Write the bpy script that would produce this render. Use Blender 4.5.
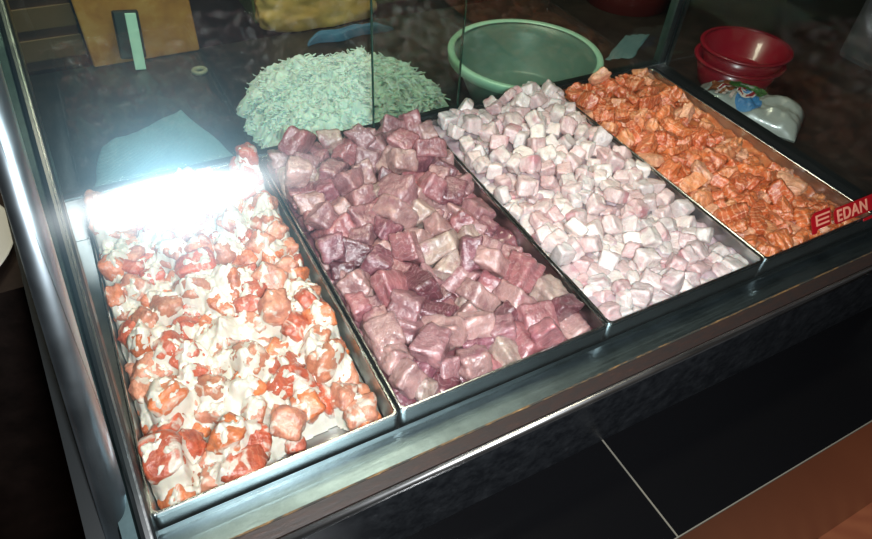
import bpy, bmesh, math, random, base64
from mathutils import Vector, Matrix, Quaternion, noise
from mathutils.bvhtree import BVHTree

for o in list(bpy.data.objects):
    bpy.data.objects.remove(o, do_unlink=True)
SC = bpy.context.scene
COL = SC.collection

# ------------------------------------------------------------------ camera
CAM_R = Vector((0.883476, -0.465587, 0.051959)); CAM_U = Vector((0.293900, 0.637201, 0.712459)); CAM_F = Vector((0.364820, 0.614169, -0.699788)); CAM_P = Vector((0.065620, -0.255380, 0.442240))
cd = bpy.data.cameras.new('camera')
cd.sensor_fit = 'HORIZONTAL'; cd.sensor_width = 36.0; cd.lens = 636.475 / 872 * 36.0
cd.clip_start = 0.02; cd.clip_end = 50
cam = bpy.data.objects.new('camera', cd); COL.objects.link(cam)
M = Matrix((CAM_R, CAM_U, -CAM_F)).transposed().to_4x4(); M.translation = CAM_P
cam.matrix_world = M
SC.camera = cam

# ------------------------------------------------------------------ world, lights, exposure
w = bpy.data.worlds.new('dim_room'); SC.world = w; w.use_nodes = True
w.node_tree.nodes['Background'].inputs[0].default_value = (1.0, .80, .60, 1)
w.node_tree.nodes['Background'].inputs[1].default_value = 0.035
SC.view_settings.view_transform = 'Standard'; SC.view_settings.look = 'None'
SC.view_settings.exposure = 0.05; SC.view_settings.gamma = 1.0; SC.view_settings.use_curve_mapping = False

FLOOR_Z = -1.02
def light(name, kind, loc, target, energy, color, **kw):
    d = bpy.data.lights.new(name, kind); d.energy = energy; d.color = color
    for k, v in kw.items(): setattr(d, k, v)
    o = bpy.data.objects.new(name, d); COL.objects.link(o); o.location = loc
    o.rotation_euler = (Vector(target) - Vector(loc)).to_track_quat('-Z', 'Y').to_euler()
    return o
# the flash beside the lens, aimed at the nearest trays, an added floor spot, and a dim warm lamp over the kitchen
light('camera_flash', 'AREA', CAM_P + CAM_R * .032 - CAM_U * .002, (.47, .14, 0), 6.0, (.93, .97, 1.0),
      shape='RECTANGLE', size=.075, size_y=.022, spread=math.radians(150))
light('floor_fill_spot', 'SPOT', (1.5, -1.3, 1.9), (1.25, -.30, FLOOR_Z), 210.0, (1, .66, .42), spot_size=math.radians(26), spot_blend=.6, shadow_soft_size=.08)  # unseen narrow spot, added only to brighten the floor
light('kitchen_lamp', 'AREA', (.35, .62, 1.3), (.35, .80, -.1), 6.0, (1, .93, .70), shape='RECTANGLE', size=.7, size_y=.2, spread=math.radians(100))

# ------------------------------------------------------------------ helpers
def mat(name, color=(.5, .5, .5), rough=.5, metal=0.0, **kw):
    m = bpy.data.materials.new(name); m.use_nodes = True
    b = m.node_tree.nodes['Principled BSDF']
    b.inputs['Base Color'].default_value = (*color, 1); b.inputs['Roughness'].default_value = rough
    b.inputs['Metallic'].default_value = metal
    for k, v in kw.items(): b.inputs[k.replace('_', ' ')].default_value = v
    return m, m.node_tree, b
def N(t, kind, **kw):
    n = t.nodes.new(kind)
    for k, v in kw.items():
        if hasattr(n, k) and k not in ('Scale',): setattr(n, k, v)
        else: n.inputs[k.replace('_', ' ')].default_value = v
    return n
def ramp(t, fac, stops, interp='LINEAR'):
    n = t.nodes.new('ShaderNodeValToRGB'); n.color_ramp.interpolation = interp
    e = n.color_ramp.elements
    while len(e) < len(stops): e.new(.5)
    for q, (p, c) in zip(e, stops): q.position = p; q.color = (*c, 1) if len(c) == 3 else c
    t.links.new(fac, n.inputs[0]); return n
def mixc(t, fac, a, b, blend='MIX'):
    n = t.nodes.new('ShaderNodeMix'); n.data_type = 'RGBA'; n.blend_type = blend
    for s, v in ((n.inputs[0], fac), (n.inputs[6], a), (n.inputs[7], b)):
        if hasattr(v, 'links') or hasattr(v, 'is_linked'): t.links.new(v, s)
        elif isinstance(v, (int, float)): s.default_value = v
        else: s.default_value = (*v, 1)
    return n.outputs[2]
def bump(t, b, h, strength=.3, dist=.001):
    n = t.nodes.new('ShaderNodeBump'); n.inputs['Strength'].default_value = strength; n.inputs['Distance'].default_value = dist
    t.links.new(h, n.inputs['Height']); t.links.new(n.outputs[0], b.inputs['Normal']); return n
def obj_coords(t, scale=(1, 1, 1), per_object=False):
    tc = t.nodes.new('ShaderNodeTexCoord'); mp = t.nodes.new('ShaderNodeMapping'); mp.inputs['Scale'].default_value = scale
    t.links.new(tc.outputs['Object'], mp.inputs['Vector'])
    if per_object:
        oi = t.nodes.new('ShaderNodeObjectInfo'); mu = t.nodes.new('ShaderNodeVectorMath'); mu.operation = 'SCALE'
        cb = t.nodes.new('ShaderNodeCombineXYZ')
        for i in range(3): t.links.new(oi.outputs['Random'], cb.inputs[i])
        mu.inputs['Scale'].default_value = 37.0
        t.links.new(cb.outputs[0], mu.inputs[0]); t.links.new(mu.outputs[0], mp.inputs['Location'])
    return mp.outputs[0]

def mesh_obj(name, verts, faces, m=None, parent=None, smooth=False):
    me = bpy.data.meshes.new(name); me.from_pydata([tuple(v) for v in verts], [], faces); me.update()
    if smooth:
        for p in me.polygons: p.use_smooth = True
    o = bpy.data.objects.new(name, me); COL.objects.link(o)
    if m: me.materials.append(m)
    if parent: o.parent = parent
    return o
def bm_obj(name, bm, m=None, parent=None, smooth=False):
    bmesh.ops.recalc_face_normals(bm, faces=bm.faces)
    me = bpy.data.meshes.new(name); bm.to_mesh(me); bm.free()
    if smooth:
        for p in me.polygons: p.use_smooth = True
    o = bpy.data.objects.new(name, me); COL.objects.link(o)
    if m: me.materials.append(m)
    if parent: o.parent = parent
    return o
def box(bm, lo, hi, bev=0, seg=2, mtx=None):
    r = bmesh.ops.create_cube(bm, size=1)
    vs = r['verts']
    bmesh.ops.scale(bm, vec=[b - a for a, b in zip(lo, hi)], verts=vs)
    bmesh.ops.translate(bm, vec=[(a + b) / 2 for a, b in zip(lo, hi)], verts=vs)
    if bev:
        es = list({e for v in vs for e in v.link_edges})
        r = bmesh.ops.bevel(bm, geom=es, offset=bev, segments=seg, profile=.5, affect='EDGES')
        vs = list({v for f in r['faces'] for v in f.verts} | {v for v in vs if v.is_valid})
    if mtx is not None: bmesh.ops.transform(bm, matrix=mtx, verts=vs)
    return vs
def boxes(name, lst, m, parent=None, bev=0, mtx=None):
    bm = bmesh.new()
    for lo, hi in lst: box(bm, lo, hi, bev, mtx=mtx)
    return bm_obj(name, bm, m, parent)
def prism_x(bm, prof, x0, x1):
    """closed (y,z) profile swept along x"""
    a = [bm.verts.new((x0, y, z)) for y, z in prof]; b = [bm.verts.new((x1, y, z)) for y, z in prof]
    n = len(prof)
    for i in range(n): bm.faces.new((a[i], a[(i + 1) % n], b[(i + 1) % n], b[i]))
    bm.faces.new(a[::-1]); bm.faces.new(b)
def lathe(bm, prof, seg=64, ctr=(0, 0, 0), sx=1, sy=1):
    rings = []
    for r, z in prof:
        rings.append([bm.verts.new((ctr[0] + sx * r * math.cos(2 * math.pi * k / seg), ctr[1] + sy * r * math.sin(2 * math.pi * k / seg), ctr[2] + z)) for k in range(seg)] if r > 1e-6 else [bm.verts.new((ctr[0], ctr[1], ctr[2] + z))])
    for A, B in zip(rings, rings[1:]):
        for k in range(seg):
            l = (k + 1) % seg
            if len(A) == 1 and len(B) == 1: continue
            if len(A) == 1: bm.faces.new((A[0], B[k], B[l]))
            elif len(B) == 1: bm.faces.new((A[k], A[l], B[0]))
            else: bm.faces.new((A[k], A[l], B[l], B[k]))
def empty(name, loc=(0, 0, 0)):
    o = bpy.data.objects.new(name, None); COL.objects.link(o); o.location = loc; o.empty_display_size = .02; return o
def tag(o, label=None, cat=None, group=None, kind=None):
    if label: o['label'] = label
    if cat: o['category'] = cat
    if group: o['group'] = group
    if kind: o['kind'] = kind
    return o

# ------------------------------------------------------------------ materials
def steel(name, col, rough, stretch, aniso=0.0, grime=.25, spec_tint=None):
    m, t, b = mat(name, col, rough, 1.0)
    v = obj_coords(t, stretch)
    n1 = N(t, 'ShaderNodeTexNoise', Scale=1.0, Detail=4.0); t.links.new(v, n1.inputs['Vector'])
    v2 = obj_coords(t, (14, 14, 14)); n2 = N(t, 'ShaderNodeTexNoise', Scale=1.0, Detail=6.0, Roughness=.7); t.links.new(v2, n2.inputs['Vector'])
    dirt = ramp(t, n2.outputs['Fac'], [(.42, (0, 0, 0)), (.75, (1, 1, 1))])
    c = mixc(t, dirt.outputs[0], col, [q * (1 - grime) for q in col])
    t.links.new(c, b.inputs['Base Color'])
    mr = N(t, 'ShaderNodeMapRange'); mr.inputs['To Min'].default_value = rough * .75; mr.inputs['To Max'].default_value = rough * 1.4
    t.links.new(n1.outputs['Fac'], mr.inputs['Value']); t.links.new(mr.outputs[0], b.inputs['Roughness'])
    bump(t, b, n1.outputs['Fac'], .12, .0006)
    return m
M_TRAY = steel('brushed tray steel', (.60, .62, .62), .30, (600, 30, 600))
M_RIM = steel('polished rim steel', (.72, .74, .73), .22, (200, 200, 200))
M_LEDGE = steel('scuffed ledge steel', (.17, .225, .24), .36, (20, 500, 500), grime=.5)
M_POST = steel('satin post steel', (.55, .64, .70), .36, (40, .4, 40), grime=.08)
M_FACE = steel('dull green grey steel', (.06, .09, .095), .40, (60, 60, 60), grime=.6)
M_LIP = steel('bright lip steel', (.74, .74, .74), .30, (15, 40, 40))
M_BLACK, t, b = mat('plain black', (.012, .014, .015), .32)

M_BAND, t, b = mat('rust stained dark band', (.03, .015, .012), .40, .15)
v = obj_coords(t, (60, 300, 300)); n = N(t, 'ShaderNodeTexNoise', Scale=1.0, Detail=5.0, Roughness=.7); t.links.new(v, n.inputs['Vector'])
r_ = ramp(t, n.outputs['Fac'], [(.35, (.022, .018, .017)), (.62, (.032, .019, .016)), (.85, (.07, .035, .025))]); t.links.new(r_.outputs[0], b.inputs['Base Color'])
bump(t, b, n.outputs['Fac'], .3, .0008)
M_RUST, t, b = mat('rust line', (.10, .045, .012), .7)
v = obj_coords(t, (90, 400, 400)); n = N(t, 'ShaderNodeTexNoise', Scale=1.0, Detail=4.0); t.links.new(v, n.inputs['Vector'])
r_ = ramp(t, n.outputs['Fac'], [(.45, (.02, .02, .016)), (.68, (.15, .08, .025)), (.8, (.45, .34, .2))]); t.links.new(r_.outputs[0], b.inputs['Base Color'])

M_GRANITE, t, b = mat('dark granite', (.02, .02, .02), .38)
v = obj_coords(t, (1, 1, 1)); n = N(t, 'ShaderNodeTexNoise', Scale=70.0, Detail=8.0, Roughness=.75); t.links.new(v, n.inputs['Vector'])
r_ = ramp(t, n.outputs['Fac'], [(.40, (.006, .007, .009)), (.60, (.018, .020, .023)), (.80, (.05, .053, .058))]); t.links.new(r_.outputs[0], b.inputs['Base Color'])
M_TILE, t, b = mat('black gloss tile', (.0035, .0035, .004), .16, Specular_IOR_Level=.25)
v = obj_coords(t); n = N(t, 'ShaderNodeTexNoise', Scale=5.0, Detail=3.0); t.links.new(v, n.inputs['Vector']); bump(t, b, n.outputs['Fac'], .03, .002)
M_GROUT, t, b = mat('pale grout', (.13, .12, .095), .8)
M_FLOORT, t, b = mat('brown wood look floor tile', (.11, .045, .03), .45)
v = obj_coords(t, (1, 1, 1)); n = N(t, 'ShaderNodeTexNoise', Scale=4.0, Detail=6.0, Roughness=.65); t.links.new(v, n.inputs['Vector'])
wv = N(t, 'ShaderNodeTexWave', Scale=9.0, Distortion=3.0, Detail=3.0); wv.bands_direction = 'DIAGONAL'; t.links.new(v, wv.inputs['Vector'])
r_ = ramp(t, n.outputs['Fac'], [(.3, (.16, .060, .036)), (.7, (.30, .13, .075))])
c = mixc(t, wv.outputs['Fac'], r_.outputs[0], (.20, .075, .045)); t.links.new(c, b.inputs['Base Color']); b.inputs['Roughness'].default_value = .5
M_WORK, t, b = mat('dark kitchen worktop', (.02, .014, .012), .38)
v = obj_coords(t); n = N(t, 'ShaderNodeTexNoise', Scale=14.0, Detail=7.0, Roughness=.7); t.links.new(v, n.inputs['Vector'])
r_ = ramp(t, n.outputs['Fac'], [(.35, (.012, .009, .008)), (.6, (.03, .02, .017)), (.8, (.06, .045, .04))]); t.links.new(r_.outputs[0], b.inputs['Base Color'])
M_WALL, t, b = mat('dark brown kitchen wall', (.05, .028, .015), .7)
v = obj_coords(t); n = N(t, 'ShaderNodeTexNoise', Scale=6.0, Detail=5.0); t.links.new(v, n.inputs['Vector'])
r_ = ramp(t, n.outputs['Fac'], [(.3, (.05, .018, .011)), (.7, (.12, .045, .025))]); t.links.new(r_.outputs[0], b.inputs['Base Color'])

WIPE = 0.25
def glass(name, tint, rough, gloss=1.0, halo=0.0, wiped=False):
    m = bpy.data.materials.new(name); m.use_nodes = True; t = m.node_tree
    t.nodes.clear(); out = t.nodes.new('ShaderNodeOutputMaterial')
    tr = t.nodes.new('ShaderNodeBsdfTransparent'); tr.inputs[0].default_value = (*tint, 1)
    g = t.nodes.new('ShaderNodeBsdfAnisotropic'); g.inputs['Roughness'].default_value = rough
    if wiped:      # wiped up and down: the reflection spreads sideways
        tv = t.nodes.new('ShaderNodeCombineXYZ'); tv.inputs[0].default_value = 1.0
        g.inputs['Anisotropy'].default_value = .62; g.inputs['Rotation'].default_value = WIPE; t.links.new(tv.outputs[0], g.inputs['Tangent'])
    lw = t.nodes.new('ShaderNodeLayerWeight'); lw.inputs[0].default_value = .5
    pw = t.nodes.new('ShaderNodeMath'); pw.operation = 'POWER'; pw.inputs[1].default_value = 5.0; t.links.new(lw.outputs['Facing'], pw.inputs[0])
    fr = t.nodes.new('ShaderNodeMath'); fr.operation = 'MULTIPLY_ADD'; fr.inputs[1].default_value = .96; fr.inputs[2].default_value = .04; t.links.new(pw.outputs[0], fr.inputs[0])
    mu = t.nodes.new('ShaderNodeMath'); mu.operation = 'MULTIPLY'; mu.inputs[1].default_value = gloss
    t.links.new(fr.outputs[0], mu.inputs[0])
    mx = t.nodes.new('ShaderNodeMixShader'); t.links.new(mu.outputs[0], mx.inputs[0]); t.links.new(tr.outputs[0], mx.inputs[1]); t.links.new(g.outputs[0], mx.inputs[2])
    last = mx
    if halo:
        # flash halo put into the glass: a faint cyan, very rough second reflection
        g2 = t.nodes.new('ShaderNodeBsdfGlossy'); g2.inputs['Roughness'].default_value = .30; g2.inputs[0].default_value = (.45, .80, 1, 1)
        m2 = t.nodes.new('ShaderNodeMixShader'); m2.inputs[0].default_value = halo
        t.links.new(mx.outputs[0], m2.inputs[1]); t.links.new(g2.outputs[0], m2.inputs[2]); last = m2
    t.links.new(last.outputs[0], out.inputs[0]); return m
M_FRONTG = glass('clear front glass', (.97, .985, .98), .11, .75, .009, True)
M_BACKG = glass('green tinted sliding glass', (.84, .93, .88), .03, .8)
M_SIDEG = glass('clear side glass', (.95, .97, .96), .05, .5)
M_GEDGE, t, b = mat('dark green glass edge', (.01, .05, .035), .2)

def fish(name, streak_col, streak, scale, sss, coat=.8, spots=None, film=None, rough=.36, dark=1.0):
    m, t, b = mat(name, (.6, .4, .4), rough, Subsurface_Weight=sss, Subsurface_Scale=.004, Coat_Weight=coat, Coat_Roughness=.23, Coat_IOR=1.8)
    b.inputs['Subsurface Radius'].default_value = (1.0, .45, .35)
    oi = t.nodes.new('ShaderNodeObjectInfo')
    v = obj_coords(t, (1, 1, 1), True)
    n1 = N(t, 'ShaderNodeTexNoise', Scale=scale, Detail=5.0, Roughness=.6); t.links.new(v, n1.inputs['Vector'])
    base = oi.outputs['Color']
    dk = ramp(t, n1.outputs['Fac'], [(.30, [1 - dark * q for q in (.40, .52, .46)]), (.52, (1, 1, 1)), (.72, [1 + dark * q for q in (.3, .28, .25)])])
    c = mixc(t, 1.0, base, dk.outputs[0], 'MULTIPLY')
    wv = N(t, 'ShaderNodeTexWave', Scale=streak[0], Distortion=streak[1], Detail=2.0); wv.inputs['Detail Scale'].default_value = 2.0
    t.links.new(v, wv.inputs['Vector'])
    sm = ramp(t, wv.outputs['Fac'], [(streak[2], (0, 0, 0)), (min(1, streak[2] + .12), (streak[3],) * 3)])
    c = mixc(t, sm.outputs[0], c, streak_col)
    if spots:
        n3 = N(t, 'ShaderNodeTexNoise', Scale=spots[1], Detail=2.0); t.links.new(v, n3.inputs['Vector'])
        s3 = ramp(t, n3.outputs['Fac'], [(spots[2], (0, 0, 0)), (spots[2] + .13, (spots[3],) * 3)])
        c = mixc(t, s3.outputs[0], c, spots[0])
    if film:
        n4 = N(t, 'ShaderNodeTexNoise', Scale=film[1], Detail=4.0, Distortion=1.2); t.links.new(v, n4.inputs['Vector'])
        s4 = ramp(t, n4.outputs['Fac'], [(film[2], (0, 0, 0)), (film[2] + .08, (film[3],) * 3)])
        c = mixc(t, s4.outputs[0], c, film[0])
    t.links.new(c, b.inputs['Base Color'])
    n5 = N(t, 'ShaderNodeTexNoise', Scale=scale * 2.2, Detail=5.0, Roughness=.65); t.links.new(v, n5.inputs['Vector'])
    bp = bump(t, b, n5.outputs['Fac'], .6, .0030)
    n6 = N(t, 'ShaderNodeTexNoise', Scale=150.0, Detail=2.0, Roughness=.5); t.links.new(v, n6.inputs['Vector'])
    b6 = t.nodes.new('ShaderNodeBump'); b6.inputs['Strength'].default_value = 1.0; b6.inputs['Distance'].default_value = .0030
    t.links.new(n6.outputs['Fac'], b6.inputs['Height']); t.links.new(bp.outputs[0], b6.inputs['Normal']); t.links.new(b6.outputs[0], b.inputs['Coat Normal'])
    return m
M_TUNA = fish('raw tuna flesh', (.62, .42, .43), (60, 9, .90, .35), 75, .4, coat=1.0, spots=((.30, .07, .12), 45, .62, .55))
M_WHITE = fish('raw white fish flesh', (.88, .82, .82), (70, 8, .9, .3), 110, .45, coat=1.0, spots=((.52, .14, .19), 40, .58, .65), dark=.35)
M_SALMON = fish('raw salmon flesh', (.90, .50, .30), (60, 6.0, .86, .65), 90, .35, coat=1.0, spots=((.84, .50, .32), 60, .66, .6))
M_MAYOFISH = fish('sauced salmon flesh', (.75, .36, .22), (80, 5, .88, .3), 90, .3, film=((.74, .66, .56), 55, .56, .85))
def pulp(name, a, b_, scale, rough=.3, coat=.6):
    m, t, b = mat(name, a, rough, Coat_Weight=coat, Coat_Roughness=.1, Subsurface_Weight=.2, Subsurface_Scale=.004)
    v = obj_coords(t); n = N(t, 'ShaderNodeTexNoise', Scale=scale, Detail=5.0); t.links.new(v, n.inputs['Vector'])
    r_ = ramp(t, n.outputs['Fac'], [(.35, a), (.65, b_)]); t.links.new(r_.outputs[0], b.inputs['Base Color']); bump(t, b, n.outputs['Fac'], .4, .002)
    return m
M_BEDT = pulp('tuna juices', (.14, .045, .06), (.24, .09, .10), 70)
M_BEDW = pulp('white fish juices', (.42, .28, .31), (.60, .46, .48), 80)
M_BEDS = pulp('salmon juices', (.50, .12, .035), (.62, .20, .07), 80)
M_SAUCE = pulp('creamy mayonnaise', (.68, .61, .51), (.82, .75, .65), 60, .3, .8)
M_SAUCE.node_tree.nodes['Principled BSDF'].inputs['Coat Roughness'].default_value = .2
M_SAUCE.node_tree.nodes['Bump'].inputs['Distance'].default_value = .006

# ------------------------------------------------------------------ setting
FZ = -1.02
o = boxes('floor', [((-1.2, -2.2, FZ - .03), (3.6, 2.2, FZ))], M_FLOORT); tag(o, kind='structure')
fl = []
def floor_line(p, q, wd=.006):
    p = Vector((*p, FZ + .001)); q = Vector((*q, FZ + .001)); d = (q - p).normalized(); s = Vector((-d.y, d.x, 0)) * wd / 2
    return [p - s, q - s, q + s, p + s]
vs = []; fs = []
for p, q in (((-1.0, -.405), (3.4, .09)), ((-1.0, -1.1), (3.4, -.6)), ((1.02, -1.9), (.76, .5))):
    b_ = len(vs); vs += floor_line(p, q); fs.append([b_, b_ + 1, b_ + 2, b_ + 3])
o = mesh_obj('floor_joints', vs, fs, M_BLACK, bpy.data.objects['floor'])
o = boxes('wall_back', [((-1.2, 2.1, FZ), (3.6, 2.2, 2.2))], M_WALL); tag(o, kind='structure')
o = boxes('wall_left', [((-1.3, -2.2, FZ), (-1.2, 2.2, 2.2))], M_WALL); tag(o, kind='structure')
o = boxes('wall_right', [((3.5, -2.2, FZ), (3.6, 2.2, 2.2))], M_WALL); tag(o, kind='structure')
o = boxes('ceiling', [((-1.3, -2.2, 2.2), (3.6, 2.2, 2.3))], M_WALL); tag(o, kind='structure')

# black tiled counter with a pale grout line and a pale front edge
CT = -.125
cnt = boxes('tiled_counter', [((-.9, -.157, FZ), (2.4, -.02, CT))], M_TILE)
tag(cnt, 'black tiled counter ledge running below the display case with pale grout lines', 'counter')
for x in (-.405, .399, 1.203): boxes('grout_line', [((x, -.1572, CT - .3), (x + .0016, -.02, CT + .0005))], M_GROUT, cnt)
boxes('edge_trim', [((-.9, -.1580, CT - .003), (2.4, -.1570, CT + .0004))], M_GROUT, cnt)

# kitchen side worktop
wk = boxes('kitchen_worktop', [((-.9, .392, -.15), (2.4, .905, -.10)), ((-.9, .42, FZ), (2.4, .9, -.15))], M_WORK)
tag(wk, 'dark brown worktop behind and beside the display case', 'worktop')

# ------------------------------------------------------------------ display case
case = empty('display_case', (.4, -.045, CT))
tag(case, 'glass and steel fish display case holding four trays of raw fish', 'display case')
def P(o):                         # parent keeping world coordinates
    o.parent = case; o.matrix_parent_inverse = Matrix.Translation(-Vector(case.location)); return o
P(boxes('base_body', [((-.05, -.044, CT), (.86, .389, -.058))], M_GRANITE))
bm = bmesh.new(); box(bm, (-.045, -.0475, CT), (.86, -.0445, -.030)); P(bm_obj('front_facing', bm, M_GRANITE))
P(boxes('deck', [((-.045, -.001, -.057), (.84, .384, -.0515))], M_TRAY))
# ledge: flat steel channel with slightly raised back, then rust line, dark band, bright lip
bm = bmesh.new(); prism_x(bm, [(-.0015, -.0515), (-.0015, -.0215), (-.004, -.0235), (-.015, -.0245), (-.026, -.0242), (-.0285, -.0242), (-.0285, -.0515)], -.03, .86)
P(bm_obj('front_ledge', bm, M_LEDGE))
P(boxes('rust_line', [((-.03, -.0303, -.05), (.86, -.0286, -.0236))], M_RUST)); 
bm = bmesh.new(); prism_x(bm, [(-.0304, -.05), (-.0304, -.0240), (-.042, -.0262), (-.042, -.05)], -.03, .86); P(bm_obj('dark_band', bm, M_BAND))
lipc = [(-.0452 + .0030 * math.cos(a), -.0288 + .0032 * math.sin(a)) for a in [math.radians(10 + 18 * k) for k in range(11)]]
bm = bmesh.new(); prism_x(bm, [(-.0421, -.05)] + lipc + [(-.0480, -.031), (-.0445, -.05)], -.03, .86)
lp = P(bm_obj('front_lip', bm, M_LIP))
for p in lp.data.polygons: p.use_smooth = len(p.vertices) == 4
# rear sill behind the trays
P(boxes('rear_sill', [((-.05, .3845, -.10), (.83, .3875, .002))], M_RIM))
# sloping left rail: rounded bright tube, dull face, black strip added for the shadowed gap; slope 22 degrees
SL = math.radians(22)
RM = Matrix.Translation((0, -.020, -.004)) @ Matrix.Rotation(SL, 4, 'X')
def rail(name, prof, m, parent=None, y0=-.06, y1=.62, smooth=False):
    """closed (x,z) profile swept along the slope"""
    bm = bmesh.new()
    a = [bm.verts.new(RM @ Vector((x, y0, z))) for x, z in prof]; b = [bm.verts.new(RM @ Vector((x, y1, z))) for x, z in prof]
    n = len(prof)
    for i in range(n): bm.faces.new((a[i], a[(i + 1) % n], b[(i + 1) % n], b[i]))
    bm.faces.new(a[::-1]); bm.faces.new(b)
    o = bm_obj(name, bm, m, None)
    if smooth:
        for p in o.data.polygons: p.use_smooth = len(p.vertices) == 4
    return P(o)
TD = Vector((.0566, .620, .7826)).normalized(); TX = Vector((1, 0, 0)); TX = (TX - TD * TX.dot(TD)).normalized(); TZ = TX.cross(TD)
bm = bmesh.new()
TB = Vector((-.0192, .0044, 0.0)); NT = 48; rows_ = []
for t_ in (-.075, .62): rows_.append([bm.verts.new(TB + TD * t_ + (TX * math.cos(2 * math.pi * k / NT) + TZ * math.sin(2 * math.pi * k / NT)) * .0098) for k in range(NT)])
for k in range(NT): bm.faces.new((rows_[0][k], rows_[0][(k + 1) % NT], rows_[1][(k + 1) % NT], rows_[1][k]))
bm.faces.new(rows_[0][::-1]); bm.faces.new(rows_[1])
tb = P(bm_obj('corner_tube', bm, M_POST))
for p in tb.data.polygons: p.use_smooth = len(p.vertices) == 4
rail('rail_face', [(-.019, -.03), (-.019, .003), (-.0175, .005), (-.0085, .005), (-.007, .003), (-.007, -.03)], M_FACE)
rail('rail_dark_strip', [(-.0068, -.012), (-.0068, .004), (-.004, .0052), (.0005, .0042), (.002, .001), (.002, -.012)], M_BLACK)  # black strip added where the gap beside the tray lies in shadow
rail('rail_bead', [(-.0012, .0049), (-.0012, .0063), (.0002, .0063), (.0002, .0049)], M_RIM)
rail('side_panel', [(-.040, -.10), (-.040, -.006), (-.0195, -.006), (-.0195, -.10)], M_BLACK, y0=-.02, y1=.30)
# slanted front glass
UP = Vector((0, .58, .814)).normalized(); NR = Vector((0, -.814, .58)).normalized()
GM = Matrix(((1, 0, 0, 0), (0, UP.y, NR.y, -.012), (0, UP.z, NR.z, -.012), (0, 0, 0, 1)))
fg = boxes('front_glass', [((-.004, 0, -.004), (.835, .36, 0))], M_FRONTG, mtx=GM); P(fg)
# red sticker on the glass
M_RED, t, b = mat('red vinyl sticker', (.36, .004, .010), .4)
M_PALE, t, b = mat('pale sticker lettering', (.72, .30, .20), .5)
def gq(u, v, w=.0006): return GM @ Vector((u, v, w))
def plate(name, polys, m, w0, w1):
    bm = bmesh.new()
    for pts in polys:
        a = [bm.verts.new(gq(u, v, w0)) for u, v in pts]; b = [bm.verts.new(gq(u, v, w1)) for u, v in pts]
        n = len(pts)
        for i in range(n): bm.faces.new((a[i], a[(i + 1) % n], b[(i + 1) % n], b[i]))
        bm.faces.new(a[::-1]); bm.faces.new(b)
    return bm_obj(name, bm, m)
def sub(o): o.parent = fg; return o
sx, sy = .688, .024
st = plate('sticker', [[(sx, sy), (sx + .007, sy), (sx + .009, sy + .004), (sx + .030, sy + .004), (sx + .032, sy + .023), (sx + .006, sy + .023), (sx, sy + .018)],
                       [(sx + .037, sy + .0035), (sx + .040, sy + .001), (sx + .16, sy + .001), (sx + .16, sy + .019), (sx + .041, sy + .019), (sx + .037, sy + .015)],
                       [(sx + .085, sy - .008), (sx + .17, sy - .008), (sx + .17, sy - .003), (sx + .085, sy - .005)]], M_RED, .0002, .0007)
sub(st); st['label'] = 'red sticker with logo block and lettering'
lg = plate('sticker_letters', [[(sx + .007, sy + .0075), (sx + .028, sy + .0075), (sx + .028, sy + .0095), (sx + .0095, sy + .0095), (sx + .0095, sy + .0125), (sx + .028, sy + .0125), (sx + .028, sy + .0145), (sx + .0095, sy + .0145), (sx + .0095, sy + .0175), (sx + .030, sy + .0175), (sx + .030, sy + .0195), (sx + .007, sy + .0195)]], M_PALE, .0008, .0011)
sub(lg)
tc_ = bpy.data.curves.new('sticker_word', 'FONT'); tc_.body = 'EDAN'; tc_.size = .0185; tc_.extrude = .0002; tc_.space_character = 1.12; tc_.offset = .0004
tc_.materials.append(M_PALE)
tmp = bpy.data.objects.new('sticker_word', tc_); COL.objects.link(tmp); bpy.context.view_layer.update()
me = bpy.data.meshes.new_from_object(tmp.evaluated_get(bpy.context.evaluated_depsgraph_get()))
bpy.data.objects.remove(tmp, do_unlink=True)
me.transform(GM @ Matrix.Translation((sx + .041, sy + .0035, .0009))); me.materials.clear(); me.materials.append(M_PALE)
to = bpy.data.objects.new('sticker_word', me); COL.objects.link(to); sub(to)
# sliding rear doors, overlapping in the middle
def pane(name, x0, x1, y, m=M_BACKG, edges=(0, 1)):
    g = P(boxes(name, [((x0, y, .004), (x1, y + .002, .42))], m))
    for k in edges:
        xe = (x0, x1)[k]
        e = boxes('glass_edge', [((xe - .0009, y - .0003, .004), (xe + .0009, y + .0023, .42))], M_GEDGE); e.parent = g
    return g
pane('sliding_glass_door', -.02, .466, .3935)
pane('sliding_glass_door', .342, .822, .3885)
P(boxes('door_track', [((-.04, .3876, -.02), (.83, .398, .0035))], M_FACE))
# rear right corner post and side glass
P(boxes('corner_post', [((.817, .386, -.10), (.826, .400,   .42)), ((.834, .386, -.10), (.840, .400, .42))], M_LEDGE))
P(boxes('post_core', [((.826, .390, -.10), (.834, .402, .42))], M_BLACK))
P(boxes('side_wall', [((.812, -.0005, -.0515), (.835, .386, -.004))], M_BLACK))
bm = bmesh.new(); a = [bm.verts.new((.822, y, z)) for y, z in ((-.005, -.004), (.386, -.004), (.386, .42), (.29, .42))]; b_ = [bm.verts.new((.825, v.co.y, v.co.z)) for v in a]
for i in range(4): bm.faces.new((a[i], a[(i + 1) % 4], b_[(i + 1) % 4], b_[i]))
bm.faces.new(a[::-1]); bm.faces.new(b_)
P(bm_obj('side_glass', bm, M_SIDEG))

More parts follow.
